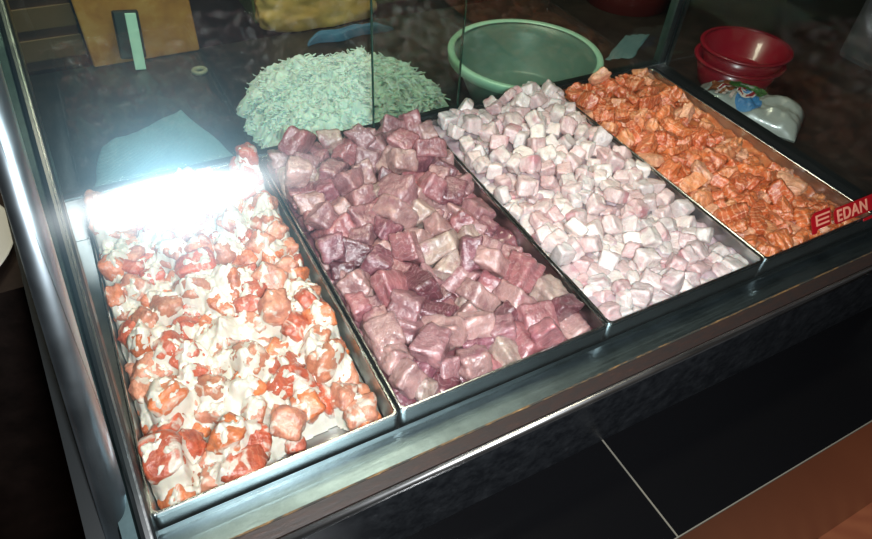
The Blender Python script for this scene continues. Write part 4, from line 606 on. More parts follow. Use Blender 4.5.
  (2, 1.14, 0.6942, 0.223, 0.0131, 0.045, -0.635, -0.77, 0.042), (1, 0.88, 0.7472, 0.2185, 0.0023, 0.499, 0.423, 0.536, 0.533), (3, 0.78, 0.6268, 0.1373, -0.0173, 0.567, -0.431, -0.574, -0.404), (7, 0.85, 0.7209, 0.0577, -0.0065, 0.434, 0.327, -0.026, 0.839),
  (2, 1, 0.6448, 0.1359, -0.0021, 0.076, 0.147, 0.256, -0.952), (7, 0.91, 0.7106, 0.3125, -0.0009, 0.348, -0.102, -0.929, -0.075), (7, 1.2, 0.6419, 0.218, -0.0009, 0.891, -0.292, -0.202, 0.283), (4, 0.82, 0.733, 0.0185, -0.0092, 0.124, 0.795, -0.322, -0.499),
  (7, 1.11, 0.6304, 0.3317, 0.0068, 0.12, -0.574, 0.685, -0.431), (1, 0.91, 0.7532, 0.0349, -0.0056, 0.372, -0.162, 0.711, 0.573), (0, 0.73, 0.7822, 0.2183, -0.0048, 0.167, -0.737, -0.605, -0.249), (5, 0.85, 0.7252, 0.1618, 0.0044, 0.694, 0.203, 0.453, 0.522),
  (6, 0.84, 0.7193, 0.0848, -0.0117, 0.46, -0.293, 0.203, -0.813), (0, 0.82, 0.7795, 0.1511, -0.009, 0.014, -0.443, 0.88, -0.168), (7, 0.81, 0.6458, 0.3724, 0.0032, 0.265, 0.302, 0.783, -0.475), (3, 0.96, 0.6785, 0.0816, -0.0025, 0.925, -0.351, -0.143, 0.003),
  (3, 0.92, 0.7907, 0.3016, 0.005, 0.626, 0.429, -0.006, -0.651), (0, 0.93, 0.6734, 0.2647, 0.0006, 0.166, 0.497, 0.115, 0.844), (0, 1.03, 0.7161, 0.2937, 0.0081, 0.002, 0.021, 0.614, -0.789), (3, 0.73, 0.79, 0.3298, -0.0085, 0.305, 0.313, 0.325, 0.839),
  (7, 0.89, 0.7376, 0.2664, -0.003, 0.963, -0.249, -0.033, 0.1), (4, 0.91, 0.6971, 0.2058, -0.0022, 0.472, 0.831, -0.289, -0.056), (2, 0.89, 0.6603, 0.2561, -0.0032, 0.27, -0.615, -0.734, -0.1), (5, 0.9, 0.7343, 0.3695, 0.0037, 0.971, -0.2, 0.13, 0.033),
  (5, 0.92, 0.7783, 0.1196, -0.0031, 0.199, 0.547, 0.773, 0.254), (2, 1.07, 0.76, 0.087, 0.0031, 0.805, 0.035, -0.06, -0.589)],
 'mayo': [
  (4, 0.88, 0.0612, 0.0751, -0.0386, 0.162, 0.888, -0.425, 0.074), (3, 1.25, 0.0151, 0.1491, -0.0275, 0.439, -0.563, 0.496, 0.494), (0, 0.89, 0.0601, 0.0152, -0.0385, 0.076, 0.696, -0.713, -0.04), (1, 1.24, 0.0618, 0.1369, -0.0312, 0.233, 0.645, -0.434, 0.584),
  (4, 0.78, 0.1137, 0.0343, -0.0397, 0.114, -0.169, -0.969, -0.136), (2, 1.05, 0.0116, 0.0671, -0.0377, 0.704, 0.079, 0.085, 0.701), (3, 1.17, 0.0146, 0.0961, -0.0342, 0.482, 0.533, 0.362, 0.594), (2, 1.26, 0.1633, 0.0783, -0.0339, 0.04, 0.844, 0.534, -0.035),
  (5, 1.1, 0.1111, 0.1003, -0.0376, 0.066, 0.837, -0.539, -0.064), (1, 1.06, 0.1797, 0.0163, -0.0355, 0.018, 0.279, -0.941, -0.192), (1, 1.29, 0.0482, 0.038, -0.0284, 0.382, 0.397, 0.477, -0.684), (3, 1.17, 0.1792, 0.1845, -0.0312, 0.1, -0.167, 0.956, 0.221),
  (3, 1.29, 0.0209, 0.3267, -0.0285, 0.163, 0.942, -0.232, -0.182), (0, 0.8, 0.0762, 0.0303, -0.0379, 0.379, -0.001, 0.173, -0.909), (1, 1.05, 0.0134, 0.2238, -0.0353, 0.751, -0.614, -0.148, 0.193), (3, 1.27, 0.1783, 0.1005, -0.0286, 0.093, -0.686, -0.09, 0.716),
  (5, 0.99, 0.1808, 0.0739, -0.0346, 0.399, 0.557, -0.489, -0.54), (3, 1.29, 0.1494, 0.2711, -0.0209, 0.306, -0.523, -0.792, 0.078), (2, 1.17, 0.012, 0.0427, -0.0313, 0.635, -0.312, -0.614, 0.349), (0, 1.12, 0.0679, 0.0179, -0.0173, 0.128, -0.105, -0.986, 0.033),
  (3, 0.96, 0.179, 0.2063, -0.0351, 0.638, 0.635, -0.221, 0.375), (5, 0.93, 0.0905, 0.0841, -0.0359, 0.982, -0.047, -0.023, 0.183), (1, 1.28, 0.1389, 0.1165, -0.0326, 0.135, 0.425, 0.895, 0.009), (4, 1.08, 0.1474, 0.1381, -0.0354, 0.593, -0.596, 0.122, -0.528),
  (1, 0.94, 0.1032, 0.1574, -0.0173, 0.32, -0.374, -0.117, 0.863), (5, 1.13, 0.1188, 0.1289, -0.029, 0.3, -0.434, 0.616, -0.586), (4, 1.08, 0.0781, 0.067, -0.0342, 0.13, 0.238, 0.687, 0.675), (0, 0.94, 0.0438, 0.1265, -0.0338, 0.178, 0.431, 0.355, -0.81),
  (0, 1.01, 0.0151, 0.364, -0.0337, 0.719, -0.024, 0.017, -0.694), (2, 1, 0.0681, 0.0924, -0.0368, 0.054, 0.301, 0.952, -0), (2, 1.07, 0.011, 0.2008, -0.0291, 0.567, -0.483, -0, -0.667), (0, 1.06, 0.0387, 0.0772, -0.0356, 0.061, -0.039, 0.997, -0.029),
  (1, 0.91, 0.1453, 0.2541, -0.0019, 0.099, -0.459, 0.015, -0.883), (3, 0.99, 0.1381, 0.1527, -0.0238, 0.796, 0.289, 0.272, 0.457), (0, 1, 0.1306, 0.2816, -0.0234, 0.855, 0.13, 0.428, 0.263), (2, 1.02, 0.18, 0.1171, -0.017, 0.299, -0.889, -0.101, 0.332),
  (0, 1.03, 0.0156, 0.1248, -0.0345, 0.768, -0.019, -0.023, 0.64), (3, 1.1, 0.1578, 0.1525, -0.0128, 0.567, 0.39, -0.621, -0.376), (1, 1.28, 0.1581, 0.3547, 0.0016, 0.62, -0.638, -0.102, 0.445), (3, 1, 0.0492, 0.2637, -0.0113, 0.716, 0.671, 0.011, -0.194),
  (2, 1.2, 0.1054, 0.0696, -0.0361, 0.24, 0.061, -0.053, -0.967), (0, 0.85, 0.0817, 0.1661, -0.0164, 0.082, -0.901, 0.239, 0.352), (1, 1.18, 0.1158, 0.167, -0.0047, 0.038, -0.651, -0.355, 0.67), (5, 1.09, 0.148, 0.0611, -0.03, 0.556, -0.662, 0.337, -0.373),
  (4, 0.86, 0.0238, 0.012, -0.0405, 0.526, 0.001, -0.052, 0.849), (1, 1.04, 0.034, 0.0951, -0.0344, 0.313, 0.571, -0.571, 0.499), (2, 0.97, 0.0229, 0.0776, -0.018, 0.873, -0.195, -0.007, 0.447), (4, 1.28, 0.0837, 0.1055, -0.0372, 0.315, -0.014, 0.009, 0.949),
  (0, 0.85, 0.1739, 0.1282, 0, 0.017, 0.128, 0.494, -0.86), (5, 1.05, 0.1364, 0.2782, 0.006, 0.768, 0.256, 0.362, 0.462), (1, 1.05, 0.048, 0.3695, -0.0032, 0.655, -0.653, -0.301, -0.233), (3, 1, 0.0867, 0.3164, -0.0087, 0.298, -0.358, 0.624, -0.627),
  (0, 0.96, 0.0462, 0.2003, -0.0311, 0.573, -0.119, 0.803, 0.112), (4, 0.78, 0.0535, 0.2219, -0.0117, 0.158, -0.048, 0.014, -0.986), (0, 1.06, 0.1251, 0.0726, -0.0144, 0.196, 0.28, 0.646, -0.682), (1, 1.23, 0.1803, 0.2931, -0.0076, 0.552, 0.438, 0.387, 0.595),
  (1, 1.25, 0.1261, 0.2039, -0.0071, 0.707, -0.327, -0.574, 0.252), (0, 0.97, 0.0744, 0.1206, -0.015, 0.362, 0.036, -0.128, -0.923), (1, 1.23, 0.1316, 0.3469, -0.0035, 0.124, 0.988, -0.049, 0.074), (5, 0.98, 0.0334, 0.3338, -0.004, 0, -0.995, 0.078, 0.068),
  (2, 1.13, 0.0163, 0.2858, -0.0123, 0.246, 0.196, -0.944, 0.103), (5, 0.95, 0.0271, 0.029, -0.0294, 0.47, 0.656, -0.159, 0.569), (3, 0.94, 0.1801, 0.236, -0.0045, 0.656, -0.746, -0.051, 0.101), (4, 1.24, 0.1461, 0.296, -0.018, 0.073, -0.027, 0.198, -0.977),
  (0, 0.85, 0.0618, 0.0808, -0.0237, 0.04, 0.26, 0.949, -0.177), (5, 0.91, 0.0204, 0.2164, -0.0173, 0.132, 0.514, -0.797, -0.288), (2, 1.12, 0.0898, 0.0839, -0.016, 0.444, 0.084, 0.083, 0.888), (3, 1.23, 0.0326, 0.0543, -0.0203, 0.77, 0.556, -0.201, 0.24),
  (3, 1.1, 0.0855, 0.3665, -0.0073, 0.069, -0.575, -0.343, -0.739), (2, 1.07, 0.0387, 0.1658, -0.0143, 0.964, 0.161, 0.192, 0.093), (1, 1.15, 0.1101, 0.0508, -0.0312, 0.083, 0.847, 0.256, 0.458), (0, 1.01, 0.0263, 0.1335, -0.0133, 0.157, -0.908, 0.216, 0.322),
  (4, 0.92, 0.1827, 0.2167, -0.0099, 0.66, 0.323, 0.609, 0.298), (3, 0.85, 0.0335, 0.1143, -0.0322, 0.653, 0.189, -0.56, 0.473), (3, 1, 0.1286, 0.1831, -0.0017, 0.413, -0.622, 0.197, 0.635), (0, 0.86, 0.0363, 0.2938, -0.006, 0.486, -0.378, -0.678, -0.402),
  (1, 0.87, 0.0382, 0.1843, -0.0156, 0.274, -0.683, 0.623, -0.267), (5, 1.24, 0.0794, 0.1992, 0.0015, 0.207, 0.198, -0.907, 0.308), (0, 1.1, 0.1775, 0.0459, -0.0359, 0.012, -0.68, 0.733, 0.008), (5, 0.81, 0.0714, 0.1912, -0.0148, 0.337, 0.914, 0.117, -0.19),
  (4, 1, 0.1814, 0.2733, -0.0096, 0.011, -0.637, 0.736, -0.23), (4, 1.14, 0.0407, 0.0165, -0.0386, 0.077, 0.017, -0.003, -0.997), (3, 1.04, 0.1297, 0.2583, -0.0162, 0.114, 0.938, -0.088, 0.315), (2, 0.91, 0.1441, 0.311, -0.0027, 0.685, -0.19, 0.406, 0.574),
  (3, 0.81, 0.1273, 0.3635, 0.0067, 0.43, 0.597, 0.236, 0.635), (5, 1.14, 0.1304, 0.2333, -0.0152, 0.381, 0.103, 0.89, -0.226), (0, 1, 0.1116, 0.266, -0.013, 0.633, 0.392, 0.648, -0.16), (2, 1.08, 0.0719, 0.3533, 0.0011, 0.68, -0.528, 0.504, -0.074),
  (3, 1.08, 0.1139, 0.2444, -0.0026, 0.394, -0.811, -0.153, -0.404), (1, 1.03, 0.0613, 0.1716, -0.0133, 0.325, 0.184, -0.922, 0.1), (5, 1.05, 0.1578, 0.1037, -0.0116, 0.473, 0.723, 0.445, 0.235), (4, 1.25, 0.179, 0.3665, -0.0159, 0.698, 0.033, -0.047, 0.714),
  (0, 1.05, 0.0631, 0.2794, -0.0059, 0.409, 0.562, -0.568, 0.442), (1, 1.15, 0.013, 0.3066, -0.0155, 0.604, -0.47, 0.066, -0.64), (2, 0.98, 0.088, 0.0492, -0.0371, 0.034, -0.548, 0.835, 0.042), (1, 0.93, 0.1258, 0.2954, -0.0057, 0.323, 0.929, 0.135, -0.117),
  (0, 1.05, 0.1044, 0.3048, -0.0119, 0.071, 0.194, 0.975, 0.077), (5, 0.91, 0.0162, 0.2576, -0.0157, 0.98, -0.185, -0.061, 0.045), (0, 1.21, 0.0311, 0.3609, 0.0039, 0.249, 0.697, 0.638, 0.213), (3, 0.93, 0.1812, 0.1673, -0.0091, 0.719, 0.34, -0.371, 0.479),
  (5, 0.88, 0.0498, 0.1014, -0.0295, 0.497, -0.067, -0.741, -0.446), (2, 1.02, 0.0137, 0.0137, -0.0218, 0.328, 0.022, 0.944, -0.015), (5, 0.96, 0.0286, 0.3138, -0.0017, 0.038, 0.988, -0.092, -0.117), (3, 0.99, 0.1614, 0.2977, 0.0017, 0.292, 0.096, -0.945, -0.107),
  (3, 1.2, 0.1072, 0.3648, 0.0068, 0.682, 0.356, 0.222, 0.599), (0, 0.94, 0.1773, 0.256, 0.0018, 0.589, -0.537, 0.071, 0.6), (3, 1.26, 0.0655, 0.0425, -0.0043, 0.445, -0.292, 0.131, -0.836), (5, 0.98, 0.1595, 0.2252, -0.008, 0.636, 0.651, 0.399, 0.11),
  (3, 1.21, 0.0939, 0.2506, 0.0074, 0.047, -0.606, -0.475, 0.636), (3, 1.21, 0.1286, 0.327, 0.0052, 0.946, -0.314, 0.026, -0.071), (1, 1.07, 0.1521, 0.2393, 0.0046, 0.079, 0.271, -0.595, -0.753), (1, 0.86, 0.1058, 0.1405, -0.0178, 0.127, 0.254, -0.183, 0.941),
  (3, 1.04, 0.0886, 0.1465, -0.0094, 0.644, 0.398, -0.04, 0.652), (4, 0.93, 0.0499, 0.3544, -0.0053, 0.502, 0.134, 0.546, -0.657), (5, 0.81, 0.0853, 0.0378, -0.0209, 0.117, 0.565, -0.765, -0.285), (3, 1.08, 0.0163, 0.1803, -0.0116, 0.167, -0.333, 0.927, 0.051),
  (3, 1.28, 0.0705, 0.2557, 0.0032, 0.317, -0.028, 0.058, 0.946), (2, 0.96, 0.0305, 0.2292, 0.002, 0.831, 0.347, -0.085, -0.426), (5, 0.83, 0.0692, 0.1524, -0.0189, 0.433, 0.33, 0.838, -0.041), (3, 0.94, 0.102, 0.3485, -0.0065, 0.282, 0.792, -0.254, -0.478),
  (4, 0.97, 0.01, 0.2398, -0.0247, 0.675, -0.228, 0.565, -0.416), (3, 0.91, 0.0131, 0.1166, -0.0125, 0.59, 0.571, -0.386, -0.421), (1, 1.13, 0.1317, 0.0517, -0.0186, 0.81, 0.178, 0.109, -0.548), (3, 0.97, 0.0123, 0.2624, 0.0021, 0.598, 0.326, -0.597, -0.424),
  (1, 0.88, 0.1201, 0.1474, -0.009, 0.188, -0.344, -0.842, 0.37), (3, 0.88, 0.1666, 0.2063, -0.0023, 0.74, 0.108, 0.498, 0.44), (4, 1.27, 0.0446, 0.2424, -0.0038, 0.179, 0.683, -0.702, 0.093), (5, 1.04, 0.175, 0.1489, -0.0031, 0.167, 0.823, -0.195, -0.507),
  (0, 1.1, 0.1617, 0.0837, -0.0072, 0.583, -0.751, -0.16, 0.265), (2, 0.92, 0.0528, 0.3171, -0.0065, 0.348, 0.133, 0.482, -0.793), (4, 1.07, 0.0387, 0.2136, -0.0128, 0.835, -0.273, -0.469, -0.094), (1, 0.87, 0.0304, 0.1863, 0.0009, 0.837, 0.133, -0.3, -0.438),
  (2, 0.97, 0.0553, 0.1291, -0.0043, 0.735, -0.624, -0.255, -0.08), (4, 0.97, 0.123, 0.3099, 0.0052, 0.622, 0.069, -0.422, 0.656), (3, 1.27, 0.1017, 0.1095, -0.0077, 0.745, 0.38, -0.464, -0.292), (5, 1.19, 0.1596, 0.3274, 0.0029, 0.537, -0.273, -0.433, -0.671),
  (2, 1.11, 0.1627, 0.1754, -0.0106, 0.145, -0.396, 0.569, 0.706), (3, 1.13, 0.1376, 0.1473, 0.005, 0.536, -0.434, -0.498, 0.525), (1, 0.94, 0.1034, 0.283, -0.0111, 0.695, -0.567, -0.084, -0.434), (0, 0.93, 0.1754, 0.0279, -0.0171, 0.098, 0.983, -0.096, 0.119),
  (0, 0.78, 0.0089, 0.2263, -0.0034, 0.185, -0.673, -0.186, 0.692), (1, 0.82, 0.1482, 0.3393, 0.0062, 0.369, 0.829, -0.394, 0.148), (3, 0.99, 0.0665, 0.0972, -0.012, 0.247, -0.762, 0.111, 0.588), (0, 0.96, 0.0964, 0.1774, -0.0066, 0.736, -0.469, 0.435, -0.221),
  (3, 1.06, 0.1112, 0.0374, -0.0125, 0.471, 0.813, -0.148, -0.31), (5, 1.27, 0.0863, 0.2254, 0.0079, 0.051, 0.998, -0.001, 0.035), (3, 1.03, 0.0572, 0.2971, -0.0047, 0.655, 0.153, 0.669, 0.317), (4, 1.3, 0.0507, 0.1952, -0.0011, 0.763, -0.091, 0.164, -0.618),
  (3, 1.21, 0.166, 0.2729, 0.0061, 0.244, 0.173, 0.609, -0.735), (4, 1.01, 0.0658, 0.2318, -0.0126, 0.461, -0.466, -0.033, -0.755), (2, 1.24, 0.1462, 0.189, 0.0033, 0.855, 0.32, 0.085, -0.399), (4, 0.86, 0.1689, 0.2174, -0.0196, 0.492, 0.038, -0.358, 0.792),
  (4, 0.94, 0.0468, 0.0204, -0.0213, 0.973, -0.115, 0.173, -0.101), (5, 1.27, 0.0182, 0.0418, -0.0002, 0.112, -0.717, 0.685, 0.06), (1, 0.8, 0.0605, 0.3446, -0.0024, 0.131, 0.139, -0.872, -0.452), (0, 1.19, 0.1049, 0.3246, 0.0053, 0.415, -0.513, -0.174, 0.732),
  (0, 1.24, 0.1078, 0.1944, 0.0018, 0.408, -0.453, 0.792, -0.032), (3, 1.04, 0.1505, 0.1284, -0.0076, 0.262, -0.239, 0.915, -0.193), (2, 1.06, 0.0311, 0.2731, -0.0017, 0.25, -0.052, -0.01, 0.967), (5, 1.01, 0.0177, 0.3384, 0.0093, 0.304, -0.07, 0.95, 0.013),
  (4, 0.86, 0.0447, 0.2825, -0.009, 0.28, -0.259, 0.576, -0.723), (4, 1, 0.0304, 0.255, -0.0015, 0.727, -0.545, 0.324, -0.263), (5, 1.04, 0.0743, 0.3092, 0.0069, 0.104, -0.932, 0.342, -0.062), (0, 1.18, 0.0285, 0.1005, -0.0033, 0.567, -0.288, 0.014, 0.771),
  (1, 0.83, 0.181, 0.1981, -0.0072, 0.449, 0.131, -0.804, -0.368), (0, 1.25, 0.1774, 0.3593, 0.0135, 0.928, -0.07, 0.344, 0.123), (1, 0.99, 0.0543, 0.1136, -0.0085, 0.471, -0.807, 0.157, 0.32), (0, 0.86, 0.0867, 0.331, 0.0052, 0.361, -0.452, -0.14, 0.803),
  (2, 0.92, 0.1248, 0.1123, -0.0136, 0.164, 0.314, -0.53, -0.771), (1, 0.92, 0.0903, 0.062, -0.0173, 0.266, -0.833, -0.476, -0.096), (3, 0.96, 0.1622, 0.0485, -0.0164, 0.719, -0.481, -0.028, -0.501), (4, 1.26, 0.0215, 0.1622, 0.0008, 0.497, -0.16, 0.853, -0.013),
  (4, 1.11, 0.0113, 0.3678, 0.0068, 0.825, -0.083, -0.559, -0.036), (1, 0.83, 0.0196, 0.2415, -0.0084, 0.735, -0.146, -0.211, 0.627), (2, 1.09, 0.1819, 0.316, -0.0051, 0.237, -0.632, 0.442, 0.591), (3, 0.98, 0.1757, 0.2885, 0.0149, 0.818, 0.295, 0.488, 0.074),
  (3, 0.96, 0.1812, 0.3681, 0.0317, 0.399, -0.57, -0.547, -0.466), (4, 0.95, 0.0287, 0.1974, -0.0123, 0.186, 0.163, -0.829, -0.501), (2, 1.27, 0.1288, 0.0955, -0.0163, 0.893, 0.06, 0.348, 0.28), (4, 1, 0.0866, 0.2926, -0.0117, 0.008, 0.222, 0.805, -0.55),
  (0, 1.01, 0.0462, 0.1447, -0.0067, 0.083, 0.883, -0.043, -0.461), (1, 0.98, 0.0115, 0.3183, 0.0107, 0.452, 0.624, 0.636, 0.046)]}
def noise2(x, y, s, seed=0): return noise.fractal(Vector((x * s + seed * 7.3, y * s + seed * 3.1, seed * 1.7)), 1.0, 2.0, 4)
PAL = {
 'tuna': [('pale pink', (.47, .27, .25)), ('mauve pink', (.37, .175, .185)), ('rosy', (.38, .135, .145)), ('dark plum', (.17, .050, .065)), ('greyish beige', (.45, .32, .27)), ('purple', (.26, .090, .115)), ('mauve pink', (.35, .165, .175)), ('pale pink', (.44, .245, .23)), ('rosy', (.36, .14, .15))],
 'white': [('milky white', (.80, .66, .62)), ('pinkish white', (.77, .57, .55)), ('greyish white', (.70, .60, .58)), ('rose tinted', (.69, .46, .45)), ('milky white', (.83, .71, .66)), ('pinkish white', (.74, .57, .55))],
 'salmon': [('bright orange', (.74, .19, .05)), ('deep orange', (.64, .125, .03)), ('pale orange', (.77, .28, .11)), ('bright orange', (.70, .165, .045)), ('deep orange', (.66, .14, .04)), ('peach', (.78, .37, .21))],
 'mayo': [('orange', (.70, .19, .06)), ('coral red', (.58, .11, .05)), ('pinkish brown', (.56, .21, .115)), ('salmon pink', (.64, .26, .16))],
}
WHAT = {'tuna': ('tuna_cube', 'tuna cube', 'fish cube', 'second tray', 'raw tuna cubes in the second tray', M_TUNA),
        'white': ('white_fish_cube', 'fish cube', 'fish cube', 'third tray', 'raw white fish cubes in the third tray', M_WHITE),
        'salmon': ('salmon_cube', 'salmon cube', 'fish cube', 'rightmost tray', 'raw salmon cubes in the rightmost tray', M_SALMON),
        'mayo': ('sauced_salmon_chunk', 'salmon chunk', 'fish chunk', 'leftmost tray', 'sauced salmon chunks in the leftmost tray', M_MAYOFISH)}
ORD = ['first', 'second', 'third', 'fourth', 'fifth', 'sixth', 'seventh', 'eighth', 'ninth', 'tenth', 'eleventh', 'twelfth', 'thirteenth', 'fourteenth', 'fifteenth', 'sixteenth', 'seventeenth', 'eighteenth']
EDGE = {'tuna': .013, 'white': .014, 'salmon': .018, 'mayo': .010}
ROWS = {'tuna': 14, 'white': 18, 'salmon': 18, 'mayo': 14}
RNG = {'tuna': (.197, .405), 'white': (.412, .615), 'salmon': (.622, .797), 'mayo': (.003, .19)}
pile = []       # world-space geometry of the sauced chunks, for draping the sauce
for kind in ('mayo', 'tuna', 'white', 'salmon'):
    name, what, cat, where, grp, m = WHAT[kind]
    meshes = []; geos = []
    for i, d in enumerate(KINDS[kind]):
        v, f = chunk_geo(1000 + i * 17 + len(kind), d, **PAR[kind])
        me = bpy.data.meshes.new(name); me.from_pydata([tuple(p) for p in v], [], f); me.update(); me.materials.append(m)
        for p in me.polygons: p.use_smooth = True
        meshes.append(me); geos.append((v, f))
    rng = random.Random(len(kind) * 5 + 1)
    x0, x1 = RNG[kind]
    for vi, s, x, y, z, qw, qx, qy, qz in DATA[kind]:
        o = bpy.data.objects.new(name, meshes[vi]); COL.objects.link(o)
        q = Quaternion((qw, qx, qy, qz)).normalized()
        s2 = min(s, 1.10 if kind != 'tuna' else 1.05) * 1.03
        rot = q.to_matrix(); pts = [rot @ (p * s2) for p in geos[vi][0]]
        lo = [min(p[k] for p in pts) for k in (0, 1)]; hi = [max(p[k] for p in pts) for k in (0, 1)]
        x = min(max(x, x0 + .0005 - lo[0]), x1 - .002 - hi[0]); y = min(max(y, .0030 - lo[1]), .3765 - hi[1])
        tw = max(0, 1 - (x1 - x) / .045); z -= EDGE[kind] * tw * (2 - tw)
        zmin = min(p.z for p in pts); z = max(z, -.0485 - zmin)
        o.matrix_world = Matrix.Translation((x, y, z)) @ q.to_matrix().to_4x4() @ Matrix.Diagonal((s2, s2, s2, 1))
        cn, col = rng.choice(PAL[kind]); k = rng.uniform(.9, 1.1)
        o.color = (*[min(1, c * k) for c in col], 1)
        u = (x - x0) / (x1 - x0); nr_ = ROWS[kind]; row = ORD[min(nr_ - 1, int(y / .382 * nr_))]
        side = ['along left wall', 'left of centre', 'right of centre', 'along right wall'][max(0, min(3, int(u * 4)))]
        big = '' if .85 < s < 1.12 else ('large ' if s >= 1.12 else 'small ')
        tag(o, f'{big}{cn} {what}, {row} row from front, {side}, {where}', cat, grp)
        if kind == 'mayo':
            pile.append(([o.matrix_world @ p for p in geos[vi][0]], geos[vi][1]))
# wet fish lying under the cubes
def bed(name, x0, x1, zt, amp, m, label, cat, seed, floor=-.049):
    nx, ny = 60, 110
    vs = []; fs = []
    for j in range(ny + 1):
        for i in range(nx + 1):
            x = x0 + (x1 - x0) * i / nx; y = .0035 + (.3775 - .0035) * j / ny
            vs.append((x, y, max(floor + .001, zt + amp * noise2(x, y, 38, seed) + .006 * (j / ny - .5))))
    W_ = nx + 1
    for j in range(ny):
        for i in range(nx): fs.append([j * W_ + i, j * W_ + i + 1, (j + 1) * W_ + i + 1, (j + 1) * W_ + i])
    rim = [i for i in range(W_)] + [j * W_ + nx for j in range(1, ny + 1)] + [ny * W_ + i for i in range(nx - 1, -1, -1)] + [j * W_ for j in range(ny - 1, 0, -1)]
    b0 = len(vs)
    for k in rim: vs.append((vs[k][0], vs[k][1], floor))
    n = len(rim)
    for k in range(n): fs.append([rim[k], b0 + k, b0 + (k + 1) % n, rim[(k + 1) % n]])
    fs.append([b0 + k for k in range(n)])
    o = mesh_obj(name, vs, fs, m, None, True); tag(o, label, cat, None, 'stuff'); return o
bed('tuna_scraps', .1975, .4045, -.018, .010, M_BEDT, 'wet dark tuna scraps and juice under the cubes in second tray', 'fish scraps', 1)
bed('white_fish_scraps', .4125, .6145, -.012, .008, M_BEDW, 'wet pale fish scraps under the white cubes in third tray', 'fish scraps', 2)
bed('salmon_scraps', .6225, .7960, -.012, .008, M_BEDS, 'wet orange salmon scraps under the cubes in rightmost tray', 'fish scraps', 3)
# cream sauce draped over the salmon chunks
av = []; af = []
for v, f in pile:
    b0 = len(av); av += v; af += [[k + b0 for k in q] for q in f]
bvh = BVHTree.FromPolygons(av, af)
nx, ny = 155, 310; X0, X1, Y0, Y1 = .0035, .1895, .0035, .3765
H = [[0] * (nx + 1) for _ in range(ny + 1)]
for j in range(ny + 1):
    for i in range(nx + 1):
        x = X0 + (X1 - X0) * i / nx; y = Y0 + (Y1 - Y0) * j / ny
        h = bvh.ray_cast(Vector((x, y, .2)), Vector((0, 0, -1)))
        H[j][i] = h[0].z if h[0] is not None else -.049
def blur(A, r):
    for _ in range(2):
        B = []
        for row in A:
            B.append([sum(row[max(0, i - r):i + r + 1]) / len(row[max(0, i - r):i + r + 1]) for i in range(len(row))])
        A = [list(c) for c in zip(*B)]
    return A
S1 = blur(blur(H, 5), 4); S0 = blur(H, 1)
Z = [[0] * (nx + 1) for _ in range(ny + 1)]
for j in range(ny + 1):
    for i in range(nx + 1):
        x = X0 + (X1 - X0) * i / nx; y = Y0 + (Y1 - Y0) * j / ny
        a = noise2(x, y, 34, 5); c = noise2(x, y, 95, 9); rdg = 1 - abs(noise2(x, y, 70, 4)) * 2.2
        gap = min(1, max(0, (math.hypot((x - .128) / .05, (y - .012) / .030) - .75) / .5))
        z = .40 * S1[j][i] + .60 * S0[j][i] - .0014 + .0074 * a + .0052 * c + .0032 * rdg + .0022 * noise2(x, y, 190, 3)
        z = min(z, S0[j][i] + .0050)
        Z[j][i] = max(-.0485, z * gap + (-.060) * (1 - gap))
vs = []; fs = []; W_ = nx + 1
for j in range(ny + 1):
    for i in range(nx + 1): vs.append((X0 + (X1 - X0) * i / nx, Y0 + (Y1 - Y0) * j / ny, Z[j][i]))
for j in range(ny):
    for i in range(nx):
        q = [j * W_ + i, j * W_ + i + 1, (j + 1) * W_ + i + 1, (j + 1) * W_ + i]
        if max(vs[k][2] for k in q) > -.0484: fs.append(q)
sauce = mesh_obj('cream_sauce', vs, fs, M_SAUCE, None, True)
tag(sauce, 'creamy white mayonnaise sauce coating the salmon in leftmost tray', 'sauce', None, 'stuff')

# ------------------------------------------------------------------ things behind the glass
# heap of shredded white radish
M_RAD, t, b = mat('shredded radish', (.68, .74, .76), .5, Subsurface_Weight=.3, Subsurface_Scale=.006)
outline = [(.236, .50), (.225, .60), (.240, .68), (.285, .755), (.35, .765), (.42, .752), (.48, .735), (.528, .69), (.55, .62), (.545, .54), (.50, .478), (.42, .445), (.33, .44), (.265, .455)]
rr = random.Random(8)
cx, cy = .39, .60
nr, na = 90, 300
def orad(a):
    # distance from the centre to the outline along the angle
    d = Vector((math.cos(a), math.sin(a))); best = .1
    for (ax, ay), (bx, by) in zip(outline, outline[1:] + outline[:1]):
        A = Vector((ax - cx, ay - cy)); B = Vector((bx - cx, by - cy)); e = B - A
        den = d.x * e.y - d.y * e.x
        if abs(den) < 1e-9: continue
        tt = (A.x * e.y - A.y * e.x) / den; uu = (A.x * d.y - A.y * d.x) / den
        if tt > 0 and 0 <= uu <= 1: best = tt
    return best
HZ = -.0995
def heap_z(r, x, y):
    base = .052 * (1 - r ** 3.0) ** .8
    n_ = noise.fractal(Vector((x * 26, y * 26, 1)), 1, 2, 3) * .014 + noise.fractal(Vector((x * 85, y * 85, 4)), .8, 2.1, 5) * .0055
    rg = (1 - abs(noise.noise(Vector((x * 160, y * 160, 9))))) * .003
    return HZ + max(0.0, base + (n_ + rg) * min(1, (1 - r) * 6))
vs = []; fs = []
for i in range(nr + 1):
    for k in range(na):
        a = 2 * math.pi * k / na; R_ = orad(a) * (1 + .09 * noise.fractal(Vector((math.cos(a) * 7, math.sin(a) * 7, 3)), .8, 2, 5)); r = i / nr
        x, y = cx + R_ * r * math.cos(a), cy + R_ * r * math.sin(a); vs.append((x, y, heap_z(r, x, y)))
for i in range(nr):
    for k in range(na): l = (k + 1) % na; fs.append([i * na + k, i * na + l, (i + 1) * na + l, (i + 1) * na + k])
